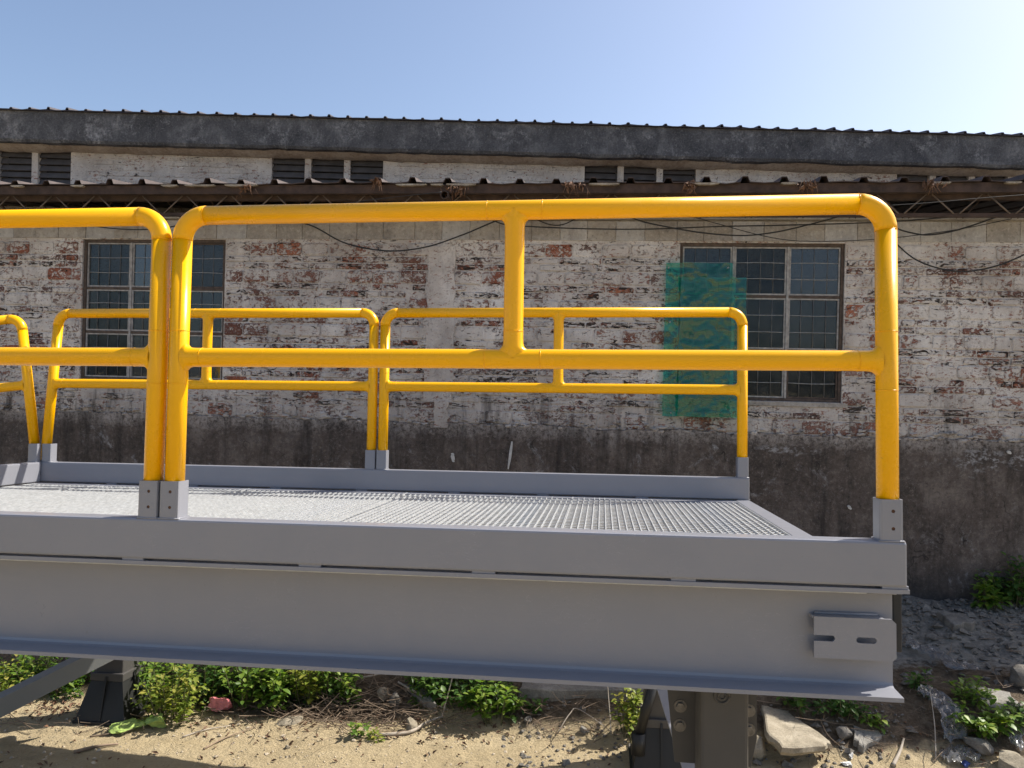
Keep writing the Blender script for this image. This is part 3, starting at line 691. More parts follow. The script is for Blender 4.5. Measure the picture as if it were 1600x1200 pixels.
cable([(1370, 336), (1400, 356), (1425, 364), (1450, 367), (1485, 362), (1520, 352), (1560, 338)], .12, 'black cable in a shallow loop high right of the near corner post', .0065)
cable([(1355, 320), (1385, 360), (1400, 380), (1430, 405), (1470, 420), (1510, 424), (1555, 416), (1600, 398), (1650, 370)], .14, 'black cable in the big low loop on the bricks right of the near corner post', .0065)
cable([(400, 327), (502, 322), (600, 310), (690, 300)], .56, 'thin wire slanting up under the eave to the round pipe end', .003)
cable([(1390, 321), (1450, 317), (1540, 309), (1620, 303)], .56, 'thin pale wire slanting across the eave lattice at far right', .003)

# ------------------------------------------------------------------ green film over the right window
film = empty('green_film', WM, 'crumpled sheet of translucent green plastic film hanging over the right window', 'plastic film')
def sheet(x0, x1, z0, z1, y, seed, nx_=44, nz_=80):
    vs = []; fs = []
    for j in range(nz_ + 1):
        for i in range(nx_ + 1):
            u_ = i / nx_; t = j / nz_; x = x0 + (x1 - x0) * u_ + .012 * nz(seed, t * 3) * (1 - t); z = z0 + (z1 - z0) * t + .008 * nz(seed + 3, u_ * 5)
            a = nz(x * 5.5 + seed, z * 4.5); b = nz(x * 12 + 3 * a, z * 10 + seed); c = nz(x * 3 - 4 * a, z * 14 + seed)
            yy = y - .040 - .022 * a - .009 * (1 - abs(b) * 2) - .005 * (1 - abs(c) * 2)
            vs.append((x, yy, z))
    for j in range(nz_):
        for i in range(nx_): q = j * (nx_ + 1) + i; fs.append((q, q + 1, q + nx_ + 2, q + nx_ + 1))
    return MB().add(vs, fs, True).build('film_layer', M['film'], film)
for px, py in ((1045, 418), (1138, 418), (1047, 503), (1110, 462), (1150, 463), (1150, 505), (1048, 645), (1120, 646), (1062, 582)):
    q = wl(px, py, .09)
    MB().tube([q + Vector((0, -.006, 0)), q + Vector((0, .09, 0))], [.006, .004], 8).build('pin', M['bar'], film)
sheet(1.332, 1.898, 1.957, 3.293, -.005, 1); sheet(1.455, 2.008, 1.962, 3.166, -.055, 7)

# ================================================================== PLATFORM
PR = Matrix(((0.9930, 0.1174, -0.0120, 1.1207), (-0.1168, 0.9923, 0.0421, 2.1543), (0.0168, -0.0405, 0.9990, 1.7846), (0, 0, 0, 1)))
xa_ = Vector(PR.col[0][:3]).normalized(); ya_ = Vector(PR.col[1][:3]); ya_ = (ya_ - xa_ * ya_.dot(xa_)).normalized(); za_ = xa_.cross(ya_)
for i in range(3): PR[i][0] = xa_[i]; PR[i][1] = ya_[i]; PR[i][2] = za_[i]
PW = PR
plat = empty('work_platform', PW, 'long grey steel work platform with bar grating deck standing on jack legs', 'work platform')
def ploc(px, py, plane, val):      # pixel -> platform local where axis `plane` equals val
    inv = PW.inverted(); o_ = inv @ EYE; d = inv.to_3x3() @ ray(px, py)
    return o_ + d * ((val - o_[plane]) / d[plane])
D = 2.394; XL = -4.52; CW = .072; ZC = -.1267; FT = -.1327; FB = -.4435
Gm = M['grey']
def channel_curb(y0, y1):     # toe kerb: closed rounded box section
    return MB().box((XL, y0, ZC), (0, y1, 0), None, .007)
lugs = [ploc(x, y, 1, 0).x for x, y in ((1400, 921), (1068, 906), (755, 893), (483, 882), (206, 872))]
lugs += [lugs[-1] - .55 * i for i in range(1, 5)]
lugs = [l for l in lugs if l > XL + .05]
channel_curb(0, CW).build('toe_kerb', Gm, plat)
channel_curb(D - CW, D).build('toe_kerb', Gm, plat)
MB().box((XL + .001, CW + .002, ZC), (XL + .06, D - CW - .002, -.001), None, .006).build('toe_kerb', Gm, plat)
for yy in (.004, D - CW + .004):
    for l in lugs:
        MB().box((l - .036, yy, FT - .0005), (l + .036, yy + .055, ZC + .004), None, .002).build('kerb_lug', Gm, plat)
def ibeam(yc, name='side_beam'):
    x0, x1 = XL, -.012
    prof = []
    t, hw, r = .012, .09, .012
    z0, z1 = FB, FT
    half = [(hw, z1), (hw, z1 - t), (.006 + r, z1 - t - .003), (.0085, z1 - t - .007), (.006, z1 - t - r - .003)]
    low = [(.006, z0 + t + r + .003), (.0085, z0 + t + .007), (.006 + r, z0 + t + .003), (hw, z0 + t), (hw, z0)]
    side = half + low
    loop = [(yc + y, z) for y, z in side] + [(yc - y, z) for y, z in reversed(side)]
    n_ = len(loop)
    vs = [(x0, y, z) for y, z in loop] + [(x1, y, z) for y, z in loop]
    fs = [(i, (i + 1) % n_, n_ + (i + 1) % n_, n_ + i) for i in range(n_)]
    mb = MB().add(vs, fs)
    for e in (0, n_):
        mk = lambda *ix: tuple(e + i for i in ix)
        mb.f += [mk(0, 1, 2, 17, 18, 19), mk(2, 3, 4, 15, 16, 17), mk(4, 5, 14, 15), mk(5, 6, 7, 12, 13, 14), mk(7, 8, 9, 10, 11, 12)]; mb.sm += [False] * 5
    return mb.build(name, Gm, plat, True)
ibeam(.09); ibeam(D - .09)
# top flange tip that sticks out a little past the web
MB().box((-.0118, .002, FT - .0117), (.006, .178, FT - .0003)).build('flange_tip', Gm, plat)
MB().box((-.010, .086, -.33), (.016, .115, FT - .02), None, .004).build('rubber_buffer', M['rubber'], plat)
# cross beams
for x in (-.30, -1.2, -2.2, -3.2, -4.2):
    MB().box((x - .04, .10, -.30), (x + .04, D - .10, -.172), None, .004).build('cross_beam', Gm, plat)
# deck: right rim plate, grating panels with real bars
zd = -.1335
MB().box((-.082, CW + .004, zd - .03), (-.001, D - CW - .004, zd + .004), None, .003).build('deck_rim', Gm, plat)
edges = [-.084, -1.02, -2.02, -3.02, -4.02, XL + .064]
dr = random.Random(3)
for a, b in zip(edges[:-1], edges[1:]):
    y0, y1 = CW + .006, D - CW - .006
    fr = MB()
    for xx in (a - .004, b + .001): fr.box((xx, y0, zd - .03), (xx + .003, y1, zd + .002))
    fr.box((b + .0045, y0 - .0005, zd - .03), (a - .0045, y0 + .004, zd + .0015)).box((b + .0045, y1 - .004, zd - .03), (a - .0045, y1 + .0005, zd + .0015))
    pn = fr.build('grating_panel', M['galv'], plat)
    bars = MB(); x = a - .030
    while x > b + .012:
        w_ = dr.uniform(-.0012, .0012)
        bars.box((x - .0022 + w_, y0 + .0045, zd - .022), (x + .0022 + w_, y1 - .0045, zd + dr.uniform(-.001, .001))); x -= .030
    y = y0 + .03
    while y < y1 - .01:
        bars.tube([(b + .005, y, zd - .0085), (a - .005, y, zd - .0085)], .0036, 6, False, False); y += .05
    o = bars.build('grating_bars', M['galv'], pn); o['kind'] = 'stuff'

# rail sockets standing on the kerb: front plate with two drilled holes
SW = .0322
def socket(x, y, rot=0.0, holes=True):
    e = Matrix.Translation((x, y, 0)) @ Matrix.Rotation(rot, 4, 'Z')
    mb = MB(); h = .118; c = .008
    circ = lambda cx, cz, r_: [(cx + r_ * math.cos(t), cz + r_ * math.sin(t)) for t in [2 * math.pi * i / 10 for i in range(10)]]
    pl = [(-SW + c, 0), (SW - c, 0), (SW - c, h), (-SW + c, h)]
    mb.plate(pl, [circ(0.004, .036, .0052), circ(0.004, .085, .0052)] if holes else [], .005, e @ Matrix.Translation((0, -SW, 0)))
    # the other three walls and rounded corners as one folded strip
    out = [(SW - c, -SW), (SW - .002, -SW + .002), (SW, -SW + c), (SW, SW - c), (SW - .002, SW - .002), (SW - c, SW), (-SW + c, SW), (-SW + .002, SW - .002), (-SW, SW - c), (-SW, -SW + c), (-SW + .002, -SW + .002), (-SW + c, -SW)]
    inn = [(q[0] * (SW - .005) / SW, q[1] * (SW - .005) / SW) for q in out]
    k = len(out); vs = []
    for z in (0, h): vs += [(q[0], q[1], z) for q in out] + [(q[0], q[1], z) for q in inn]
    fs = []
    for i in range(k - 1):
        fs += [(i, i + 1, 2 * k + i + 1, 2 * k + i), (k + i + 1, k + i, 3 * k + i, 3 * k + i + 1), (2 * k + i, 2 * k + i + 1, 3 * k + i + 1, 3 * k + i)]
    mb.add(vs, fs, False, e)
    s_ = mb.build('rail_socket', Gm, plat)
    for hz in ((.036, .085) if holes else ()):
        MB().tube([e @ Vector((.004, -SW + .0018, hz)), e @ Vector((.004, -SW + .02, hz))], .0058, 10).build('hole_plug', M['plug_brown'], s_)  # brown plug added inside the empty drilled hole to darken it
    wd = MB(); q = [Vector((sx * (SW + .001), sy * (SW + .0005), .001)) for sx, sy in ((-1, -1), (1, -1), (1, 1), (-1, 1), (-1, -1))]
    wd.tube([e @ p for p in q], .0028, 6); wd.build('weld_bead', Gm, s_)
    return s_
FY = .036; BY = D - .036
FXS = [-.040, -2.2073, -2.2793, -4.452]; BXS = [-.036, -2.2009, -2.2729, -4.436]
for x in FXS: socket(x, FY)
for x in BXS: socket(x, BY, 0.0, False)
socket(XL + .012, BY - .030, 0.0, False)

# bracket with two slots on the beam web
BY0 = .044
pa = ploc(1272, 963, 1, BY0); pb_ = ploc(1401, 1034, 1, BY0)
bx0, bx1, bz1, bz0 = pa.x, pb_.x, pa.z, pb_.z
def slot(x0, x1, z, r_):
    return [(x0 + r_ * math.cos(t), z + r_ * math.sin(t)) for t in [math.pi / 2 + math.pi * i / 6 for i in range(7)]] + [(x1 + r_ * math.cos(t), z + r_ * math.sin(t)) for t in [-math.pi / 2 + math.pi * i / 6 for i in range(7)]]
s1 = ploc(1338, 1000, 1, BY0); s2 = ploc(1370, 1002, 1, BY0); o1 = ploc(1305, 998, 1, BY0)
sr = .0085
outer = [(bx0, bz0), (bx1 - .01, bz0), (bx1, bz0 + .01), (bx1, bz1 - .012), (bx1 - .012, bz1), (bx0, bz1), (bx0, o1.z + sr)] + [(o1.x - sr + sr * math.cos(t), o1.z + sr * math.sin(t)) for t in [math.pi / 2 - math.pi * i / 6 for i in range(7)]] + [(bx0, o1.z - sr)]
brk = MB().plate(outer, [slot(s1.x + sr, s2.x - sr, (s1.z + s2.z) / 2, sr)], .008, Matrix.Translation((0, BY0, 0))).build('slotted_bracket', Gm, plat, True)
MB().box((bx0 - .004, BY0 + .008, bz1 - .0075), (bx1 - .03, .083, bz1 + .0005), None, .002).build('bracket_shelf', Gm, brk)
MB().box((bx0 + .012, BY0 + .0085, bz0 + .002), (bx1 - .03, .083, bz0 + .010), None, .002).build('bracket_shelf', Gm, brk)
MB().tube([(bx0 + .01, .080, bz1 + .003), (bx1 - .04, .080, bz1 + .003)], .005, 6).build('weld_bead', Gm, brk)

# legs: post, jack foot, bolted plates, braces
def bolt(mb_parent, p, axis_y=True, r_=.014, dpt=.012):
    b = MB(); vs = [(p[0] + r_ * math.cos(t), p[1] - dpt, p[2] + r_ * math.sin(t)) for t in [math.pi * i / 3 for i in range(6)]]
    vs += [(q[0], p[1], q[2]) for q in vs]
    b.add(vs, [(0, 1, 2, 3, 4, 5)] + [(i, 6 + i, 6 + (i + 1) % 6, (i + 1) % 6) for i in range(6)])
    vs2 = [(p[0] + r_ * 1.5 * math.cos(t), p[1] - .003, p[2] + r_ * 1.5 * math.sin(t)) for t in [2 * math.pi * i / 12 for i in range(12)]]
    vs2 += [(q[0], p[1] + .001, q[2]) for q in vs2]
    b.add(vs2, [tuple(range(12))] + [(i, 12 + i, 12 + (i + 1) % 12, (i + 1) % 12) for i in range(12)])
    return b.build('bolt', M['bolt'], mb_parent, True)
def ground_z(x, y):            # platform-local z of the ground under a local x, y
    P = PW @ Vector((x, y, -1.6)); return (PW.inverted() @ Vector((P.x, P.y, gh(P.x, P.y)))).z
def leg(x, y, hw, hd, ft=None):
    z0 = ground_z(x, y)
    pst = MB().box((x - hw, y - hd, z0 + .2), (x + hw, y + hd, FB - .012), None, .012).build('leg', M['grey_dark'], plat)
    MB().box((x - hw - .05, y - hd - .03, FB - .012), (x + hw + .05, y + hd + .03, FB - .0005), None, .002).build('leg_plate', M['grey_dark'], pst)
    f = MB(); b = .165; t = hw + .012
    zt_, zb_ = z0 + .24, z0 + .012
    f.add([(x - b, y - b, zb_), (x + b, y - b, zb_), (x + b, y + b, zb_), (x - b, y + b, zb_), (x - t, y - t, zt_), (x + t, y - t, zt_), (x + t, y + t, zt_), (x - t, y + t, zt_)],
          [(0, 1, 5, 4), (1, 2, 6, 5), (2, 3, 7, 6), (3, 0, 4, 7), (4, 5, 6, 7), (3, 2, 1, 0)])
    f.box((x - b - .012, y - b - .012, z0 - .01), (x + b + .012, y + b + .012, zb_ - .0005), None, .003)
    fo = f.build('jack_foot', M['black'], pst, True)
    rib = MB()
    for sx, sy in ((0, -1), (0, 1), (-1, 0), (1, 0)):
        tx, ty = -sy * .004 if sx == 0 else 0, sx * .004 if sy == 0 else 0
        px_, py_ = (.006, 0) if sx == 0 else (0, .006)
        A = [(x + sx * (b + .004), y + sy * (b + .004), zb_), (x + sx * (t + .01), y + sy * (t + .01), zt_ + .03), (x + sx * hw * .9, y + sy * hd * .9, zt_ + .03), (x + sx * hw * .9, y + sy * hd * .9, zb_ + .02)]
        vs = [(q[0] - px_, q[1] - py_, q[2]) for q in A] + [(q[0] + px_, q[1] + py_, q[2]) for q in A]
        rib.add(vs, [(0, 1, 2, 3), (7, 6, 5, 4)] + [(i, (i + 1) % 4, 4 + (i + 1) % 4, 4 + i) for i in range(4)])
    rib.build('gusset', M['black'], fo, True)
    MB().box((x - t - .004, y - t - .004, zt_ + .001), (x + t + .004, y + t + .004, zt_ + .05), None, .004).build('collar', M['grey_dark'], pst)
    return pst
LX1 = ploc(1128, 1120, 1, .20).x
l_fr = leg(LX1, .22, .072, .072); l_bl = leg(-3.95, D + .03, .095, .09); l_br = leg(-.50, D - .02, .095, .09); l_fl = leg(-3.93, .22, .072, .072)
zc_ = FB - .012
# bolted side plates beside the near right leg
for sx, (qa, qb) in ((-1, (1040, 1088)), (1, (1163, 1182))):
    xa2 = ploc(qa, 1120, 1, .33).x; xb2 = ploc(qb, 1120, 1, .33).x
    ztop = zc_ - .001; zl = ploc(1060, 1190, 1, .33).z
    if sx < 0: pts = [(xa2 + .03, zl), (xb2, zl), (xb2, ztop), (xa2 - .005, ztop)]
    else: pts = [(xa2, zl), (xa2 + .02, zl), (xb2, zl + .09), (xb2, ztop), (xa2, ztop)]
    pl = MB().plate(pts, [], .012, Matrix.Translation((0, .325, 0))).build('side_plate', M['grey_dark'], l_fr, True)
    for (px, py) in (((1063, 1103), (1062, 1133)) if sx < 0 else ((1170, 1110), (1170, 1140))):
        q = ploc(px, py, 1, .325); bolt(pl, (q.x, .325, q.z))
q = ploc(1128, 1087, 1, .148)
rg = MB(); rg.tube([(q.x + .022 * math.cos(t), .147, q.z + .022 * math.sin(t)) for t in [2 * math.pi * i / 24 for i in range(25)]], .004, 6); rg.tube([(q.x + .011 * math.cos(t), .147, q.z + .011 * math.sin(t)) for t in [2 * math.pi * i / 18 for i in range(19)]], .003, 6)
rg.build('hole_ring', M['grey_dark'], l_fr)
def angle_bar(p0, p1, wdt, th, mat, name='brace', flip=1):
    p0 = Vector(p0); p1 = Vector(p1); d = (p1 - p0).normalized(); s_ = d.cross(Vector((0, 0, 1))).normalized() * flip; u_ = s_.cross(d).normalized()
    if u_.z < 0: u_ = -u_
    mb = MB(); L_ = (p1 - p0).length
    fm = Matrix((( *d, 0), (*s_, 0), (*u_, 0), (0, 0, 0, 1))).transposed(); fm.translation = p0
    mb.box((0, 0, -wdt), (L_, th, 0), fm, .0015).box((0, th + .0005, -th), (L_, wdt, 0), fm, .0015)
    return mb.build(name, mat, plat, True)
PI_ = PW.inverted()
angle_bar(PI_ @ at(168, 1008, 4.72), PI_ @ at(-150, 1166, 4.10), .105, .007, M['grey_mid'], flip=1)
b0 = ploc(1040, 1078, 1, .46); b1 = ploc(1098, 1225, 1, .30)
angle_bar((b0.x - .03, .9, b0.z + .10), (b1.x, .30, b1.z), .05, .006, Gm)
# black strut beside the far right foot
q0 = PW.inverted() @ at(1024, 1060, 4.40); q1 = PW.inverted() @ at(998, 1150, 4.40)
MB().tube([q0, q1], .028, 14).build('jack_strut', M['black'], l_br)
MB().tube([q1 + Vector((0, 0, .02)), q1 + Vector((-.0, 0, -.10))], .040, 14).build('jack_strut', M['black'], l_br)

# ================================================================== RAILINGS
TR = .030
def arc(c, a0, a1, r_, ex, ez, n_=10):
    return [c + ex * (r_ * math.cos(a0 + (a1 - a0) * i / n_)) + ez * (r_ * math.sin(a0 + (a1 - a0) * i / n_)) for i in range(n_ + 1)]
def ringbead(parent, c, t, r_=TR, mr=.0012):
    t = t.normalized(); u_ = t.orthogonal().normalized(); s_ = t.cross(u_)
    MB().tube([c + (u_ * math.cos(a) + s_ * math.sin(a)) * (r_ + .0002) for a in [2 * math.pi * i / 28 for i in range(29)]], mr, 6, False).build('weld_bead', M['yellow'], parent)
def railing(x_r, x_l, y, zt_, zm_, label, x_m=None, lean_l=0.0, zsock=.012, mw=None):
    root = empty('guard_railing', PW @ Matrix.Translation((x_r, y, 0)) if mw is None else mw, label, 'railing', 'yellow tube railing sections round the platform')
    Y_ = M['yellow']; X = Vector((1, 0, 0)); Z = Vector((0, 0, 1)); L_ = x_r - x_l; rc = .078
    pr0 = Vector((0, 0, zsock)); pr1 = Vector((0, 0, zt_ - rc)); pl0 = Vector((-L_ - lean_l * .5, 0, zsock)); pl1 = Vector((-L_ + lean_l * .5, 0, zt_ - rc))
    pr = MB().tube([pr0, pr1], TR, 28).build('post', Y_, root); pl = MB().tube([pl0, pl1], TR, 28).build('post', Y_, root)
    er = MB().tube(arc(Vector((-rc, 0, zt_ - rc)), 0, math.pi / 2, rc, X, Z), TR + .0006, 28).build('elbow', Y_, root)
    cl = pl1 + Vector((rc, 0, 0))
    el = MB().tube(arc(cl, math.pi, math.pi / 2, rc, X, Z), TR + .0006, 28).build('elbow', Y_, root)
    tr = MB().tube([Vector((-rc, 0, zt_)), Vector((cl.x, 0, zt_))], TR, 28).build('top_rail', Y_, root)
    for c, t, p in ((pr1, Z, er), (Vector((-rc, 0, zt_)), X, er), (pl1, Z, el), (Vector((cl.x, 0, zt_)), X, el)): ringbead(p, c, t)
    xl_m = pl0.x + (pl1.x - pl0.x) * (zm_ / zt_)
    mr = MB()
    a_, b_ = Vector((-TR * .6, 0, zm_)), Vector((xl_m + TR * .6, 0, zm_)); 
    def flare(mb, joint, dr_, ax):           # formed tee: widens along the pipe it meets
        sd_ = dr_.cross(ax).normalized(); vs = []; st = [(.55, .93, .019), (.9, .97, .0165), (1.0, 1.0, .0120), (1.12, 1.01, .0075), (1.3, 1.015, .0035), (1.55, 1.02, .0012), (1.9, 1.02, .0006), (2.65, 1.012, .0004)]
        for d_, ky, e_ in st:
            vs += [joint + dr_ * TR * d_ + ax * (math.cos(a) * (TR + e_)) + sd_ * (math.sin(a) * TR * ky) for a in [2 * math.pi * k / 28 for k in range(28)]]
        mb.add(vs, [(i * 28 + k, i * 28 + (k + 1) % 28, (i + 1) * 28 + (k + 1) % 28, (i + 1) * 28 + k) for i in range(len(st) - 1) for k in range(28)], True)
    mr.tube([a_, b_], TR, 28, False)
    jl = Vector((xl_m, 0, zm_)); jr = Vector((0, 0, zm_))
    flare(mr, jr, -X, Z); flare(mr, jl, X, Z)
    mo = mr.build('mid_rail', Y_, root, True)
    ringbead(mo, jr - X * TR * 2.7, X); ringbead(mo, jl + X * TR * 2.7, X)
    for p_, j in ((pr, jr), (pl, jl)):
        ringbead(p_, j + Z * .085, Z); ringbead(p_, j - Z * .085, Z)
    xm_ = (x_m - x_r) if x_m is not None else -L_ / 2
    mp = MB(); j0 = Vector((xm_, 0, zm_)); j1 = Vector((xm_, 0, zt_))
    mp.tube([j0, j1], TR, 28, False); flare(mp, j0, Z, X); flare(mp, j1, -Z, X)
    po = mp.build('middle_post', Y_, root, True)
    ringbead(po, j0 + Z * .085, Z)
    for s_ in (-1, 1):
        ringbead(tr, j1 + X * .085 * s_, X); ringbead(mo, j0 + X * .085 * s_, X)
    return root
ZT, ZM = .9717, .5125
railing(FXS[0], FXS[1], FY, ZT, ZM, 'yellow tube railing section on the near edge, complete, ending at the grey corner socket', -1.1257)
railing(FXS[2], FXS[3], FY, ZT, ZM, 'yellow tube railing section on the near edge, cut by the left side of the picture')
railing(BXS[0], BXS[1], BY, ZT, ZM, 'yellow tube railing section on the wall side, in front of the green film', -1.120)
railing(BXS[2], BXS[3], BY, ZT, ZM, 'yellow tube railing section on the wall side, in front of the left window', -3.37, lean_l=.055)
# tilted end section at far left
pb0 = at(56, 712, 5.02); p_top = at(33, 497, 5.02)
zax = (p_top - pb0); hgt = zax.length; zax.normalize()
xdir = (at(33, 497, 5.02) - at(-60, 527, 5.02)); xdir = (xdir - zax * xdir.dot(zax)).normalized(); ydir = zax.cross(xdir)
mw = Matrix((( *xdir, 0), (*ydir, 0), (*zax, 0), (0, 0, 0, 1))).transposed(); mw.translation = pb0
railing(0, -1.1, 0, hgt, hgt * .515, 'yellow railing end section tilting outward at the far left corner of the platform', zsock=.0, mw=mw)

# ================================================================== PLANTS
def shrub(px, py, h, wdt, nleaf, mat, label, seed, ls=.044, cat='weed', lean=(0, 0), kind='round'):
    r_ = random.Random(seed); B = gnd(px, py)
    root = empty('leafy_weed', B, label, cat, 'weeds on the bank by the wall')
    st = MB(); lf = MB(); lr = []
    ns = max(3, nleaf // 16)
    for i in range(ns):
        a = r_.uniform(0, 6.283); rr = wdt * .5 * math.sqrt(r_.random()); hh = h * r_.uniform(.45, 1.05) * (1 - .35 * (rr / (wdt * .5)) ** 2)
        p0 = Vector((rr * .45 * math.cos(a), rr * .45 * math.sin(a), -.02)); p2 = Vector((rr * math.cos(a) + lean[0] * hh, rr * .8 * math.sin(a) + lean[1] * hh, hh))
        p1 = (p0 + p2) / 2 + Vector((r_.uniform(-.03, .03), r_.uniform(-.03, .03), hh * .15))
        path = bez(p0, p1, p2, 6); st.tube(path, [.004 - .0004 * k for k in range(7)], 5, False)
        for k in range(16):
            t = .25 + .78 * (k / 15); idx = min(5, int(t * 6)); q = path[idx].lerp(path[idx + 1], min(1, t * 6 - idx))
            az = k * 2.4 + r_.uniform(-.6, .6); el = R(r_.uniform(-25, 50)); L_ = ls * r_.uniform(.6, 1.25)
            d = Vector((math.cos(az) * math.cos(el), math.sin(az) * math.cos(el), math.sin(el))); s_ = d.cross(Vector((0, 0, 1))).normalized(); u_ = s_.cross(d)
            b0 = q + d * .012; wl_ = L_ * r_.uniform(.24, .34); dr = -u_ * L_ * .16
            vs = [b0, b0 + d * L_ * .35 + s_ * wl_ + u_ * L_ * .08, b0 + d * L_ * .72 + s_ * wl_ * .75 + dr * .3 + u_ * L_ * .05, b0 + d * L_ + dr, b0 + d * L_ * .72 - s_ * wl_ * .75 + dr * .3 + u_ * L_ * .05, b0 + d * L_ * .35 - s_ * wl_ + u_ * L_ * .08, b0 + d * L_ * .5]
            lf.add(vs, [(0, 1, 6), (1, 2, 6), (2, 3, 6), (3, 4, 6), (4, 5, 6), (5, 0, 6)], True); lr += [min(1, max(0, r_.gauss(.42 + .25 * t, .2)))] * 6
    st.build('stem', M['stem'], root)
    o = lf.build('foliage', mat, root); o['kind'] = 'stuff'
    a = o.data.attributes.new('leaf_random', 'FLOAT', 'FACE'); a.data.foreach_set('value', lr)
    return root
LG, LY, LD = M['leaf'], M['leaf_yellow'], M['leaf_dark']
shrub(12, 1092, .34, .45, 260, LY, 'yellow green weed clump at the left edge, behind the slanting brace', 1)
shrub(62, 1078, .36, .42, 240, LG, 'green weed clump left of the black jack foot, above the slanting brace', 2)
shrub(118, 1068, .24, .30, 120, LD, 'low dark weed partly hidden behind the left grey leg', 21)
shrub(225, 1098, .40, .46, 420, LG, 'dense green weed clump just right of the black jack foot', 3)
shrub(268, 1126, .42, .46, 460, LY, 'tall sunlit weed clump left of the pink plastic bag', 4)
shrub(318, 1090, .34, .42, 320, LD, 'shaded weed clump rising behind the pink plastic bag', 5)
shrub(382, 1096, .33, .42, 360, LG, 'broad weed clump just right of the pink plastic bag', 6)
shrub(430, 1104, .30, .40, 320, LG, 'weed with large pale leaves hanging low over the bank, second from the twig heap', 7, ls=.06)
shrub(478, 1094, .30, .40, 340, LY, 'bright yellow green weed tuft left of the twig heap', 8)
shrub(528, 1092, .28, .32, 240, LG, 'small bright weed at the left end of the twig heap', 9)
shrub(566, 1150, .11, .13, 50, LG, 'small lone weed growing on the sand under the twig heap', 10, ls=.04)
shrub(585, 1156, .06, .08, 20, LY, 'tiny seedling on the sand beside the brown stone', 22, ls=.03)
shrub(668, 1084, .22, .34, 220, LD, 'dark shaded weed right of the twig heap', 11)
shrub(722, 1102, .27, .46, 320, LD, 'broad dark weed in shade left of the pale leaved weed', 12)
shrub(778, 1128, .27, .36, 300, LG, 'weed with pale rounded leaves at the right end of the green bank', 13, ls=.055)
shrub(826, 1112, .10, .2, 60, LD, 'low dark weed in front of the broken kerb slab', 23)
shrub(985, 1152, .36, .20, 210, LY, 'narrow upright yellowing weed beside the black jack strut', 14, ls=.045)
shrub(1255, 1112, .15, .34, 170, LD, 'dark weed under the beam behind the big tan slab', 15)
shrub(1318, 1116, .17, .34, 180, LD, 'dark green weed under the beam above the grey broken block', 16)
shrub(1372, 1138, .09, .16, 60, LG, 'small bright weed at the right corner of the grey broken block', 17)
shrub(1440, 1082, .13, .24, 110, LD, 'low weed beside the clear plastic strip at the end of the beam', 24)
shrub(1508, 1098, .20, .34, 200, LG, 'bright weed left of the flat grey slab on the right', 18)
shrub(1535, 1146, .20, .40, 320, LG, 'spreading weed with pointed leaves in front of the flat grey slab', 19, ls=.055)
shrub(1592, 1130, .14, .26, 130, LD, 'weed at the right edge below the flat grey slab', 20)
shrub(1580, 944, .42, .55, 520, LD, 'big dark bush against the rendered wall base at the right edge', 25, ls=.06, cat='bush')
shrub(1545, 950, .24, .28, 170, LG, 'light green leafy sprig at the foot of the dark bush by the wall', 26, ls=.07)

r_ = random.Random(91); gc = MB(); gr = []
for i in range(2600):
    px = r_.choice([r_.uniform(-10, 130), r_.uniform(195, 560), r_.uniform(195, 560), r_.uniform(640, 800)]); py = r_.uniform(1052, 1112) if px > 190 else r_.uniform(1050, 1095)
    P = gnd(px, py) + Vector((0, 0, abs(r_.gauss(0, .07)))); L_ = r_.uniform(.014, .034)
    e = Matrix.Translation(P) @ Euler((r_.uniform(-.8, .8), r_.uniform(-.8, .8), r_.uniform(0, 6.3))).to_matrix().to_4x4()
    gc.add([(-L_, 0, 0), (-L_ * .1, L_ * .42, .004), (L_, 0, -.004), (-L_ * .1, -L_ * .42, .004), (0, 0, -.004)], [(0, 4, 1), (1, 4, 2), (2, 4, 3), (3, 4, 0)], True, e); gr += [min(1, max(0, r_.gauss(.45, .25)))] * 4
gco = tag(gc.build('ground_cover', M['leaf']), kind='stuff')
a = gco.data.attributes.new('leaf_random', 'FLOAT', 'FACE'); a.data.foreach_set('value', gr)

# ================================================================== STONES, SLABS, LITTER
def stone(px, py, dims, label, seed, mat=None, name='stone', cat='stone', rot=None, group='broken stones and concrete on the bank'):
    r_ = random.Random(seed); bm = bmesh.new(); bmesh.ops.create_icosphere(bm, subdivisions=3, radius=1)
    cuts = [(Vector((r_.gauss(0, 1), r_.gauss(0, 1), r_.gauss(0, .8))).normalized(), r_.uniform(.55, .85)) for _ in range(9)]
    for v in bm.verts:
        for n_, d_ in cuts:
            e = v.co.dot(n_) - d_
            if e > 0: v.co -= n_ * e
        v.co += v.co.normalized() * .05 * nz(v.co.x * 3 + seed, v.co.y * 3, v.co.z * 3)
        v.co = Vector((v.co.x * dims[0], v.co.y * dims[1], v.co.z * dims[2]))
    me = bpy.data.meshes.new(name); bm.to_mesh(me); bm.free(); me.materials.append(mat or M['stone'])
    o = bpy.data.objects.new(name, me); COL.objects.link(o); P = gnd(px, py)
    o.location = P + Vector((0, 0, dims[2] * .45)); o.rotation_euler = rot or (r_.uniform(-.25, .25), r_.uniform(-.25, .25), r_.uniform(0, 6))
    return tag(o, label, cat, group)
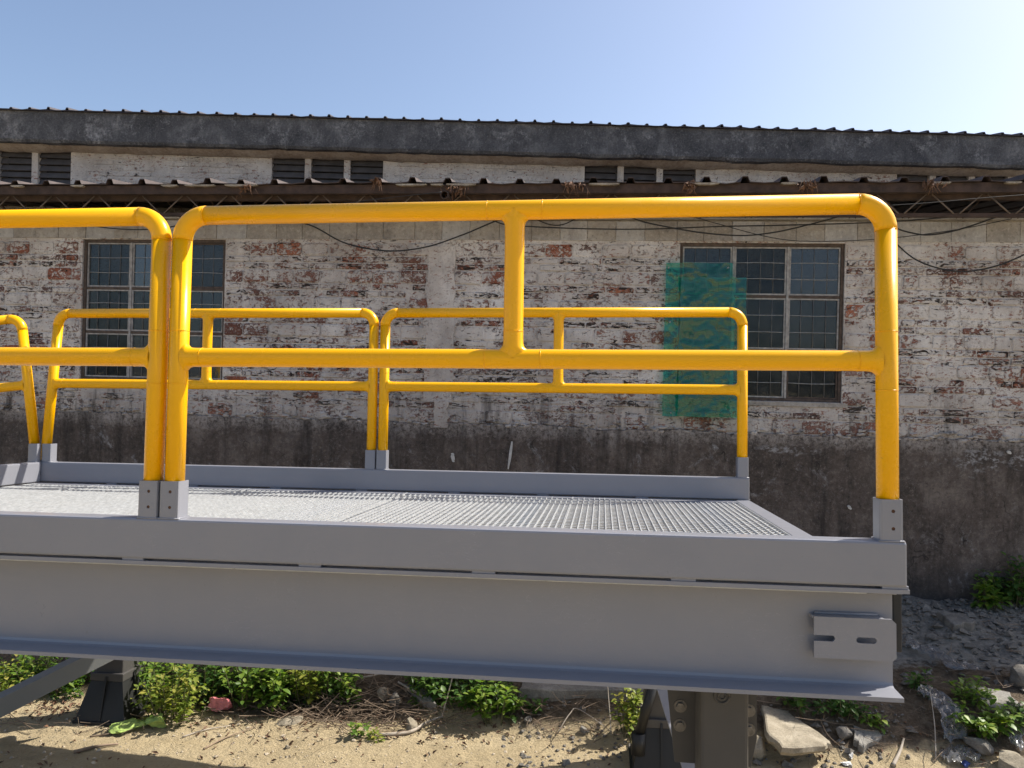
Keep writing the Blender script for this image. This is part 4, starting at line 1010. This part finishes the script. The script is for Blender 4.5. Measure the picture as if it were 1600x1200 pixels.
def broken_slab(corners, th, label, mat, name='concrete_slab', lift=.0, seed=1, yz=None):
    # corners: pixels of the top face with height above ground; outline roughened
    r_ = random.Random(seed); P = [at(x, y, Y) for x, y, Y in corners]
    pts = []
    for i in range(len(P)):
        a, b = P[i], P[(i + 1) % len(P)]
        for k in range(4):
            q = a.lerp(b, k / 4); 
            if k: q = q + Vector((r_.uniform(-.012, .012), r_.uniform(-.012, .012), r_.uniform(-.005, .005)))
            pts.append(q)
    n_ = len(pts); c = sum(pts, Vector()) / n_
    nrm = (P[1] - P[0]).cross(P[2] - P[0]).normalized()
    if nrm.z < 0: nrm = -nrm
    inner = [c + (q - c) * .94 + nrm * .006 for q in pts]
    lowr = [c + (q - c) * r_.uniform(.97, 1.05) - nrm * th * r_.uniform(.45, .6) for q in pts]; low = [c + (q - c) * r_.uniform(.88, .98) - nrm * th for q in pts]
    vs = inner + [c + nrm * .004] + pts + lowr + low
    fs = [(i, (i + 1) % n_, n_) for i in range(n_)]
    for base in (n_ + 1, 2 * n_ + 1):
        pass
    A, Bq, Cq, Dq = 0, n_ + 1, 2 * n_ + 1, 3 * n_ + 1
    for (u_, v_) in ((A, Bq), (Bq, Cq), (Cq, Dq)):
        fs += [(u_ + i, u_ + (i + 1) % n_, v_ + (i + 1) % n_, v_ + i) for i in range(n_)]
    fs.append(tuple(Dq + i for i in range(n_)))
    o = MB().add([v - c for v in vs], fs).build(name, mat, None, True); o.location = c
    return tag(o, label, 'concrete slab', 'broken stones and concrete on the bank')
broken_slab([(1190, 1102, 4.95), (1228, 1110, 4.95), (1296, 1158, 4.62), (1290, 1166, 4.52), (1222, 1168, 4.45), (1198, 1142, 4.6)], .05, 'big tan broken slab propped up right of the near leg', M['slab_tan'], seed=1)
broken_slab([(1330, 1122, 4.9), (1352, 1124, 4.9), (1378, 1150, 4.72), (1350, 1168, 4.62), (1334, 1155, 4.68)], .07, 'grey broken block standing on edge right of the tan slab', M['slab'], seed=2)
broken_slab([(1512, 1068, 5.15), (1578, 1082, 5.05), (1600, 1112, 4.85), (1545, 1104, 4.9), (1524, 1090, 5.0)], .05, 'flat pale grey slab tilted over the weeds at right', M['slab'], seed=3)
broken_slab([(1465, 956, 6.0), (1510, 960, 5.98), (1524, 972, 5.85), (1490, 977, 5.82)], .10, 'dark grey slab lying near the wall beside the dark bush', M['stone'], seed=4)
broken_slab([(815, 1060, 5.25), (1012, 1064, 5.15), (1008, 1082, 4.98), (812, 1076, 5.08)], .10, 'long broken concrete kerb slab under the middle of the beam', M['slab'], name='kerb_slab', seed=5)
broken_slab([(628, 1068, 5.2), (660, 1074, 5.15), (682, 1100, 4.98), (662, 1098, 5.0)], .06, 'narrow grey slab sticking out of the twig heap', M['slab'], seed=6)
broken_slab([(1262, 1086, 5.3), (1300, 1088, 5.28), (1300, 1100, 5.15), (1265, 1100, 5.15)], .08, 'grey slab end just under the beam flange above the dark weeds', M['slab'], seed=8)
for a in ((1592, 1066, (.10, .09, .085), 'grey boulder at the right edge above the flat slab', 1, None),
          (1318, 1154, (.055, .05, .045), 'small pale rock between the tan slab and the grey block', 2, None),
          (1184, 1180, (.08, .07, .075), 'sandy yellow rock at the foot of the near leg', 3, M['slab_tan']),
          (1528, 1172, (.09, .07, .05), 'rounded grey rock below the spreading weed', 4, None),
          (1588, 1206, (.13, .09, .07), 'sunlit tan rock in the lower right corner', 5, M['slab_tan']),
          (642, 1144, (.045, .035, .06), 'upright brown stone on the sand beside the pale stick', 6, M['slab_tan']),
          (449, 1170, (.018, .018, .015), 'small round pebble lying alone on the sand', 7, M['slab_tan']),
          (912, 1146, (.028, .02, .035), 'small pale brick chip on the sand under the kerb slab', 8, M['slab']),
          (600, 1090, (.05, .045, .05), 'brown lump of earth in the middle of the twig heap', 9, M['slab_tan']),
          (618, 1100, (.05, .04, .05), 'grey brown lump in the lower part of the twig heap', 10, None),
          (826, 1128, (.045, .03, .02), 'flat grey stone in the shade left of the brick chip', 11, None),
          (1462, 950, (.05, .04, .03), 'small dark stone against the wall base right of the beam end', 12, None),
          (1455, 1000, (.05, .05, .03), 'dark stone half buried beside the beam end', 13, None),
          (452, 1130, (.09, .06, .02), 'flat pale stone on the sand below the twig heap', 14, M['slab_tan'])):
    stone(a[0], a[1], a[2], a[3], a[4], a[5])
# pebbles on the sand and rubble along the wall: countless
def scatter(name, count, area, smin, smax, mat, seed, flat=.6):
    r_ = random.Random(seed); mb = MB()
    for i in range(count):
        px, py = area(r_); P = gnd(px, py); s_ = r_.uniform(smin, smax) * (1 if r_.random() < .85 else 1.8)
        e = Matrix.Translation(P + Vector((0, 0, s_ * .2))) @ Euler((r_.uniform(-.4, .4), r_.uniform(-.4, .4), r_.uniform(0, 6))).to_matrix().to_4x4()
        k = [s_ * r_.uniform(.6, 1.2) for _ in range(6)]
        mb.add([(k[0], 0, 0), (0, k[1], 0), (-k[2], 0, 0), (0, -k[3], 0), (k[0] * .3, k[1] * .2, k[4] * flat), (0, 0, -k[5] * .5), (-k[2] * .4, -k[3] * .3, k[4] * flat * .8)],
               [(0, 1, 4), (1, 2, 6), (1, 6, 4), (2, 3, 6), (3, 0, 4), (3, 4, 6), (1, 0, 5), (2, 1, 5), (3, 2, 5), (0, 3, 5)], False, e)
    return tag(mb.build(name, mat), kind='stuff')
scatter('sand_pebbles', 520, lambda r_: (r_.uniform(-20, 1080), r_.uniform(1118, 1215)), .003, .011, M['pebble'], 1)
scatter('rubble', 420, lambda r_: (r_.uniform(1410, 1620), min(1190, 938 + abs(r_.gauss(0, 60)))), .008, .032, M['stone'], 2)
scatter('rubble', 380, lambda r_: (r_.uniform(780, 1420), r_.uniform(1095, 1200)), .006, .022, M['stone'], 3)
# dry twigs
def twigs(name, count, area, lmin, lmax, mat, seed, r0=.0022):
    r_ = random.Random(seed); mb = MB()
    for i in range(count):
        px, py = area(r_); P = gnd(px, py) + Vector((0, 0, r_.uniform(.004, .05))); a = r_.uniform(0, 6.28); L_ = r_.uniform(lmin, lmax)
        d = Vector((math.cos(a), math.sin(a) * .7, r_.gauss(0, .18))); k = Vector((r_.uniform(-.3, .3), r_.uniform(-.3, .3), r_.uniform(-.1, .25)))
        pts = [P, P + (d + k * .3) * L_ * .5, P + (d + k) * L_]
        mb.tube(spline(pts, 3), r0 * r_.uniform(.5, 1.3), 4, False)
    return tag(mb.build(name, mat), kind='stuff')
twigs('twig_litter', 420, lambda r_: (r_.gauss(565, 75), r_.gauss(1108, 18)), .05, .28, M['twig'], 1)
twigs('twig_litter', 150, lambda r_: (r_.uniform(420, 760), r_.uniform(1095, 1150)), .05, .25, M['twig'], 2)
twigs('twig_litter', 170, lambda r_: (r_.uniform(800, 1060), r_.uniform(1085, 1160)), .05, .26, M['twig'], 3, .0018)
twigs('twig_litter', 240, lambda r_: (r_.uniform(1180, 1610), r_.uniform(950, 1200)), .05, .24, M['twig'], 4, .0019)
twigs('twig_litter', 60, lambda r_: (r_.uniform(-10, 420), r_.uniform(1115, 1150)), .04, .22, M['twig'], 5, .0019)
r_ = random.Random(44); dl = MB()
for i in range(520):
    px, py = r_.choice([(r_.gauss(540, 70), r_.gauss(1118, 14)), (r_.uniform(0, 420), r_.gauss(1112, 12)), (r_.uniform(1200, 1600), r_.uniform(1080, 1200)), (r_.gauss(90, 25), r_.gauss(1108, 8)), (r_.uniform(-10, 1060), r_.uniform(1130, 1205)), (r_.uniform(300, 800), r_.uniform(1120, 1165))])
    P = gnd(px, py) + Vector((0, 0, .008)); L_ = r_.uniform(.008, .024)
    e = Matrix.Translation(P) @ Euler((r_.uniform(-.7, .7), r_.uniform(-.7, .7), r_.uniform(0, 6))).to_matrix().to_4x4()
    dl.add([(-L_, 0, 0), (-L_ * .2, L_ * .4, .006), (L_, 0, 0), (-L_ * .2, -L_ * .4, .006), (0, 0, -.003)], [(0, 4, 1), (1, 4, 2), (2, 4, 3), (3, 4, 0)], False, e)
tag(dl.build('leaf_litter', M['deadleaf']), kind='stuff')
def stick(pts, rad, label, mat='twig_grey'):
    P = [gnd(x, y) + Vector((0, 0, h)) for x, y, h in pts]; q = spline(P, 6)
    tag(MB().tube(q, [rad * (1 - .55 * i / (len(q) - 1)) for i in range(len(q))], 7).build('stick', M[mat]), label, 'stick', 'dry sticks on the ground')
stick([(592, 1152, .012), (640, 1148, .015), (665, 1136, .02), (690, 1127, .03)], .013, 'thick pale stick on the sand right of the brown stone')
stick([(690, 1130, .03), (700, 1108, .10), (708, 1092, .18)], .006, 'thin grey twig rising from the end of the thick pale stick')
stick([(545, 1060, .06), (560, 1070, .05), (600, 1065, .06), (640, 1060, .08)], .008, 'pale forked branch lying along the top of the twig heap')
stick([(622, 1078, .05), (650, 1096, .05), (672, 1108, .04), (700, 1114, .02)], .007, 'grey branch slanting down the right side of the twig heap')
stick([(115, 1178, .008), (150, 1170, .012), (185, 1165, .01)], .012, 'short dark stick lying on the sand below the lime cloth', 'twig')
stick([(140, 1153, .008), (180, 1148, .012), (225, 1132, .02)], .006, 'thin stick slanting up beside the lime cloth', 'twig')
stick([(285, 1154, .006), (320, 1143, .01), (360, 1137, .01)], .006, 'pale straight stick on the sand below the pink bag')
stick([(318, 1172, .006), (350, 1157, .012), (400, 1138, .01)], .006, 'long dark stick on the sand right of the pale straight one', 'twig')
stick([(1395, 1200, .01), (1406, 1180, .02), (1412, 1162, .03)], .012, 'pale bent root at the bottom right of the tan rocks')
stick([(1462, 1190, .01), (1460, 1150, .06), (1452, 1118, .16)], .005, 'thin pale stalk rising in front of the clear plastic strip')
stick([(870, 1150, .01), (890, 1130, .06), (905, 1120, .04), (960, 1150, .01)], .004, 'thin arching stalk over the shaded dirt under the kerb slab')
stick([(955, 1150, .01), (950, 1120, .12), (945, 1096, .26)], .004, 'thin upright stalk just left of the yellowing weed')
# litter
def crumple(px, py, dims, label, mat, name, cat, seed, rot=0.0, lift=.4):
    bm = bmesh.new(); bmesh.ops.create_icosphere(bm, subdivisions=4, radius=1)
    r_ = random.Random(seed); cuts = [(Vector((r_.gauss(0, 1), r_.gauss(0, 1), r_.gauss(0, 1))).normalized(), r_.uniform(.45, .85)) for _ in range(22)]
    for v in bm.verts:
        for n_, d_ in cuts:
            e = v.co.dot(n_) - d_
            if e > 0: v.co -= n_ * e * 1.25
        c = v.co.copy(); f_ = 1 + .22 * (1 - 2 * abs(nz(c.x * 2.2 + seed, c.y * 2.2, c.z * 2.2))) + .07 * (1 - 2 * abs(nz(c.x * 5 + seed, c.y * 5, c.z * 5)))
        v.co = Vector((c.x * dims[0], c.y * dims[1], c.z * dims[2])) * f_
    me = bpy.data.meshes.new(name); bm.to_mesh(me); bm.free(); me.materials.append(mat)
    o = bpy.data.objects.new(name, me); COL.objects.link(o); o.location = gnd(px, py) + Vector((0, 0, dims[2] * lift)); o.rotation_euler = (0, 0, rot)
    return tag(o, label, cat, 'litter on the ground')
crumple(344, 1112, (.095, .065, .065), 'crumpled pink plastic bag lying on the bank under the weeds', M['pink'], 'plastic_bag', 'bag', 3, lift=.8)
crumple(205, 1140, (.15, .075, .03), 'flattened lime green cloth scrap, the longer left piece by the jack foot', M['lime'], 'cloth_scrap', 'cloth', 5, .3, 1.0)
crumple(243, 1138, (.085, .075, .045), 'rounded lime green cloth scrap at the foot of the tall sunlit weed', M['lime'], 'cloth_scrap', 'cloth', 6, 0, 1.0)
crumple(1322, 1196, (.045, .03, .014), 'white torn plastic chip on the sand by the lower rocks', M['chalk'], 'plastic_chip', 'litter', 8, .4)
crumple(1330, 1184, (.035, .02, .02), 'grey white plastic scrap just above the white torn chip', M['chalk'], 'plastic_chip', 'litter', 9, 1.0)
crumple(1508, 1196, (.035, .025, .02), 'small blue plastic scrap at the bottom edge beside the clear film', M['blue'], 'plastic_chip', 'litter', 10, 1.0)
def ribbon(pts, wdt, label, seed):
    P = spline([gnd(x, y) + Vector((0, 0, h)) for x, y, h in pts], 10); vs = []; fs = []; W_ = 12
    for i, p in enumerate(P):
        t = (P[min(i + 1, len(P) - 1)] - P[max(i - 1, 0)]).normalized(); s_ = t.cross(Vector((0, 0, 1))).normalized(); e = 1 + .5 * nz(i * .25, seed)
        for k in range(W_ + 1):
            u_ = k / W_ - .5; z = .03 * (1 - abs(2 * nz(i * .22, u_ * 5, seed))) + .018 * (1 - abs(2 * nz(i * .5, u_ * 9, seed + 4)))
            vs.append(p + s_ * u_ * wdt * e + Vector((0, 0, z)))
    for i in range(len(P) - 1):
        for k in range(W_): a = i * (W_ + 1) + k; fs.append((a, a + 1, a + W_ + 2, a + W_ + 1))
    tag(MB().add(vs, fs, True).build('plastic_strip', M['clear']), label, 'plastic film', 'litter on the ground')
ribbon([(1418, 1016, .03), (1452, 1028, .03), (1490, 1048, .02), (1522, 1052, .03)], .13, 'clear plastic strip lying across the rubble behind the beam end', 1)
ribbon([(1434, 1096, .05), (1462, 1112, .08), (1482, 1140, .08), (1496, 1172, .03)], .14, 'clear plastic strip hanging down below the corner of the beam flange', 2)
ribbon([(1478, 1196, .01), (1502, 1184, .02), (1528, 1196, .01)], .12, 'clear plastic scrap at the bottom edge by the small blue scrap', 3)
ribbon([(1590, 1150, .02), (1585, 1165, .02), (1598, 1180, .01)], .08, 'clear plastic scrap at the right edge below the weeds', 4)
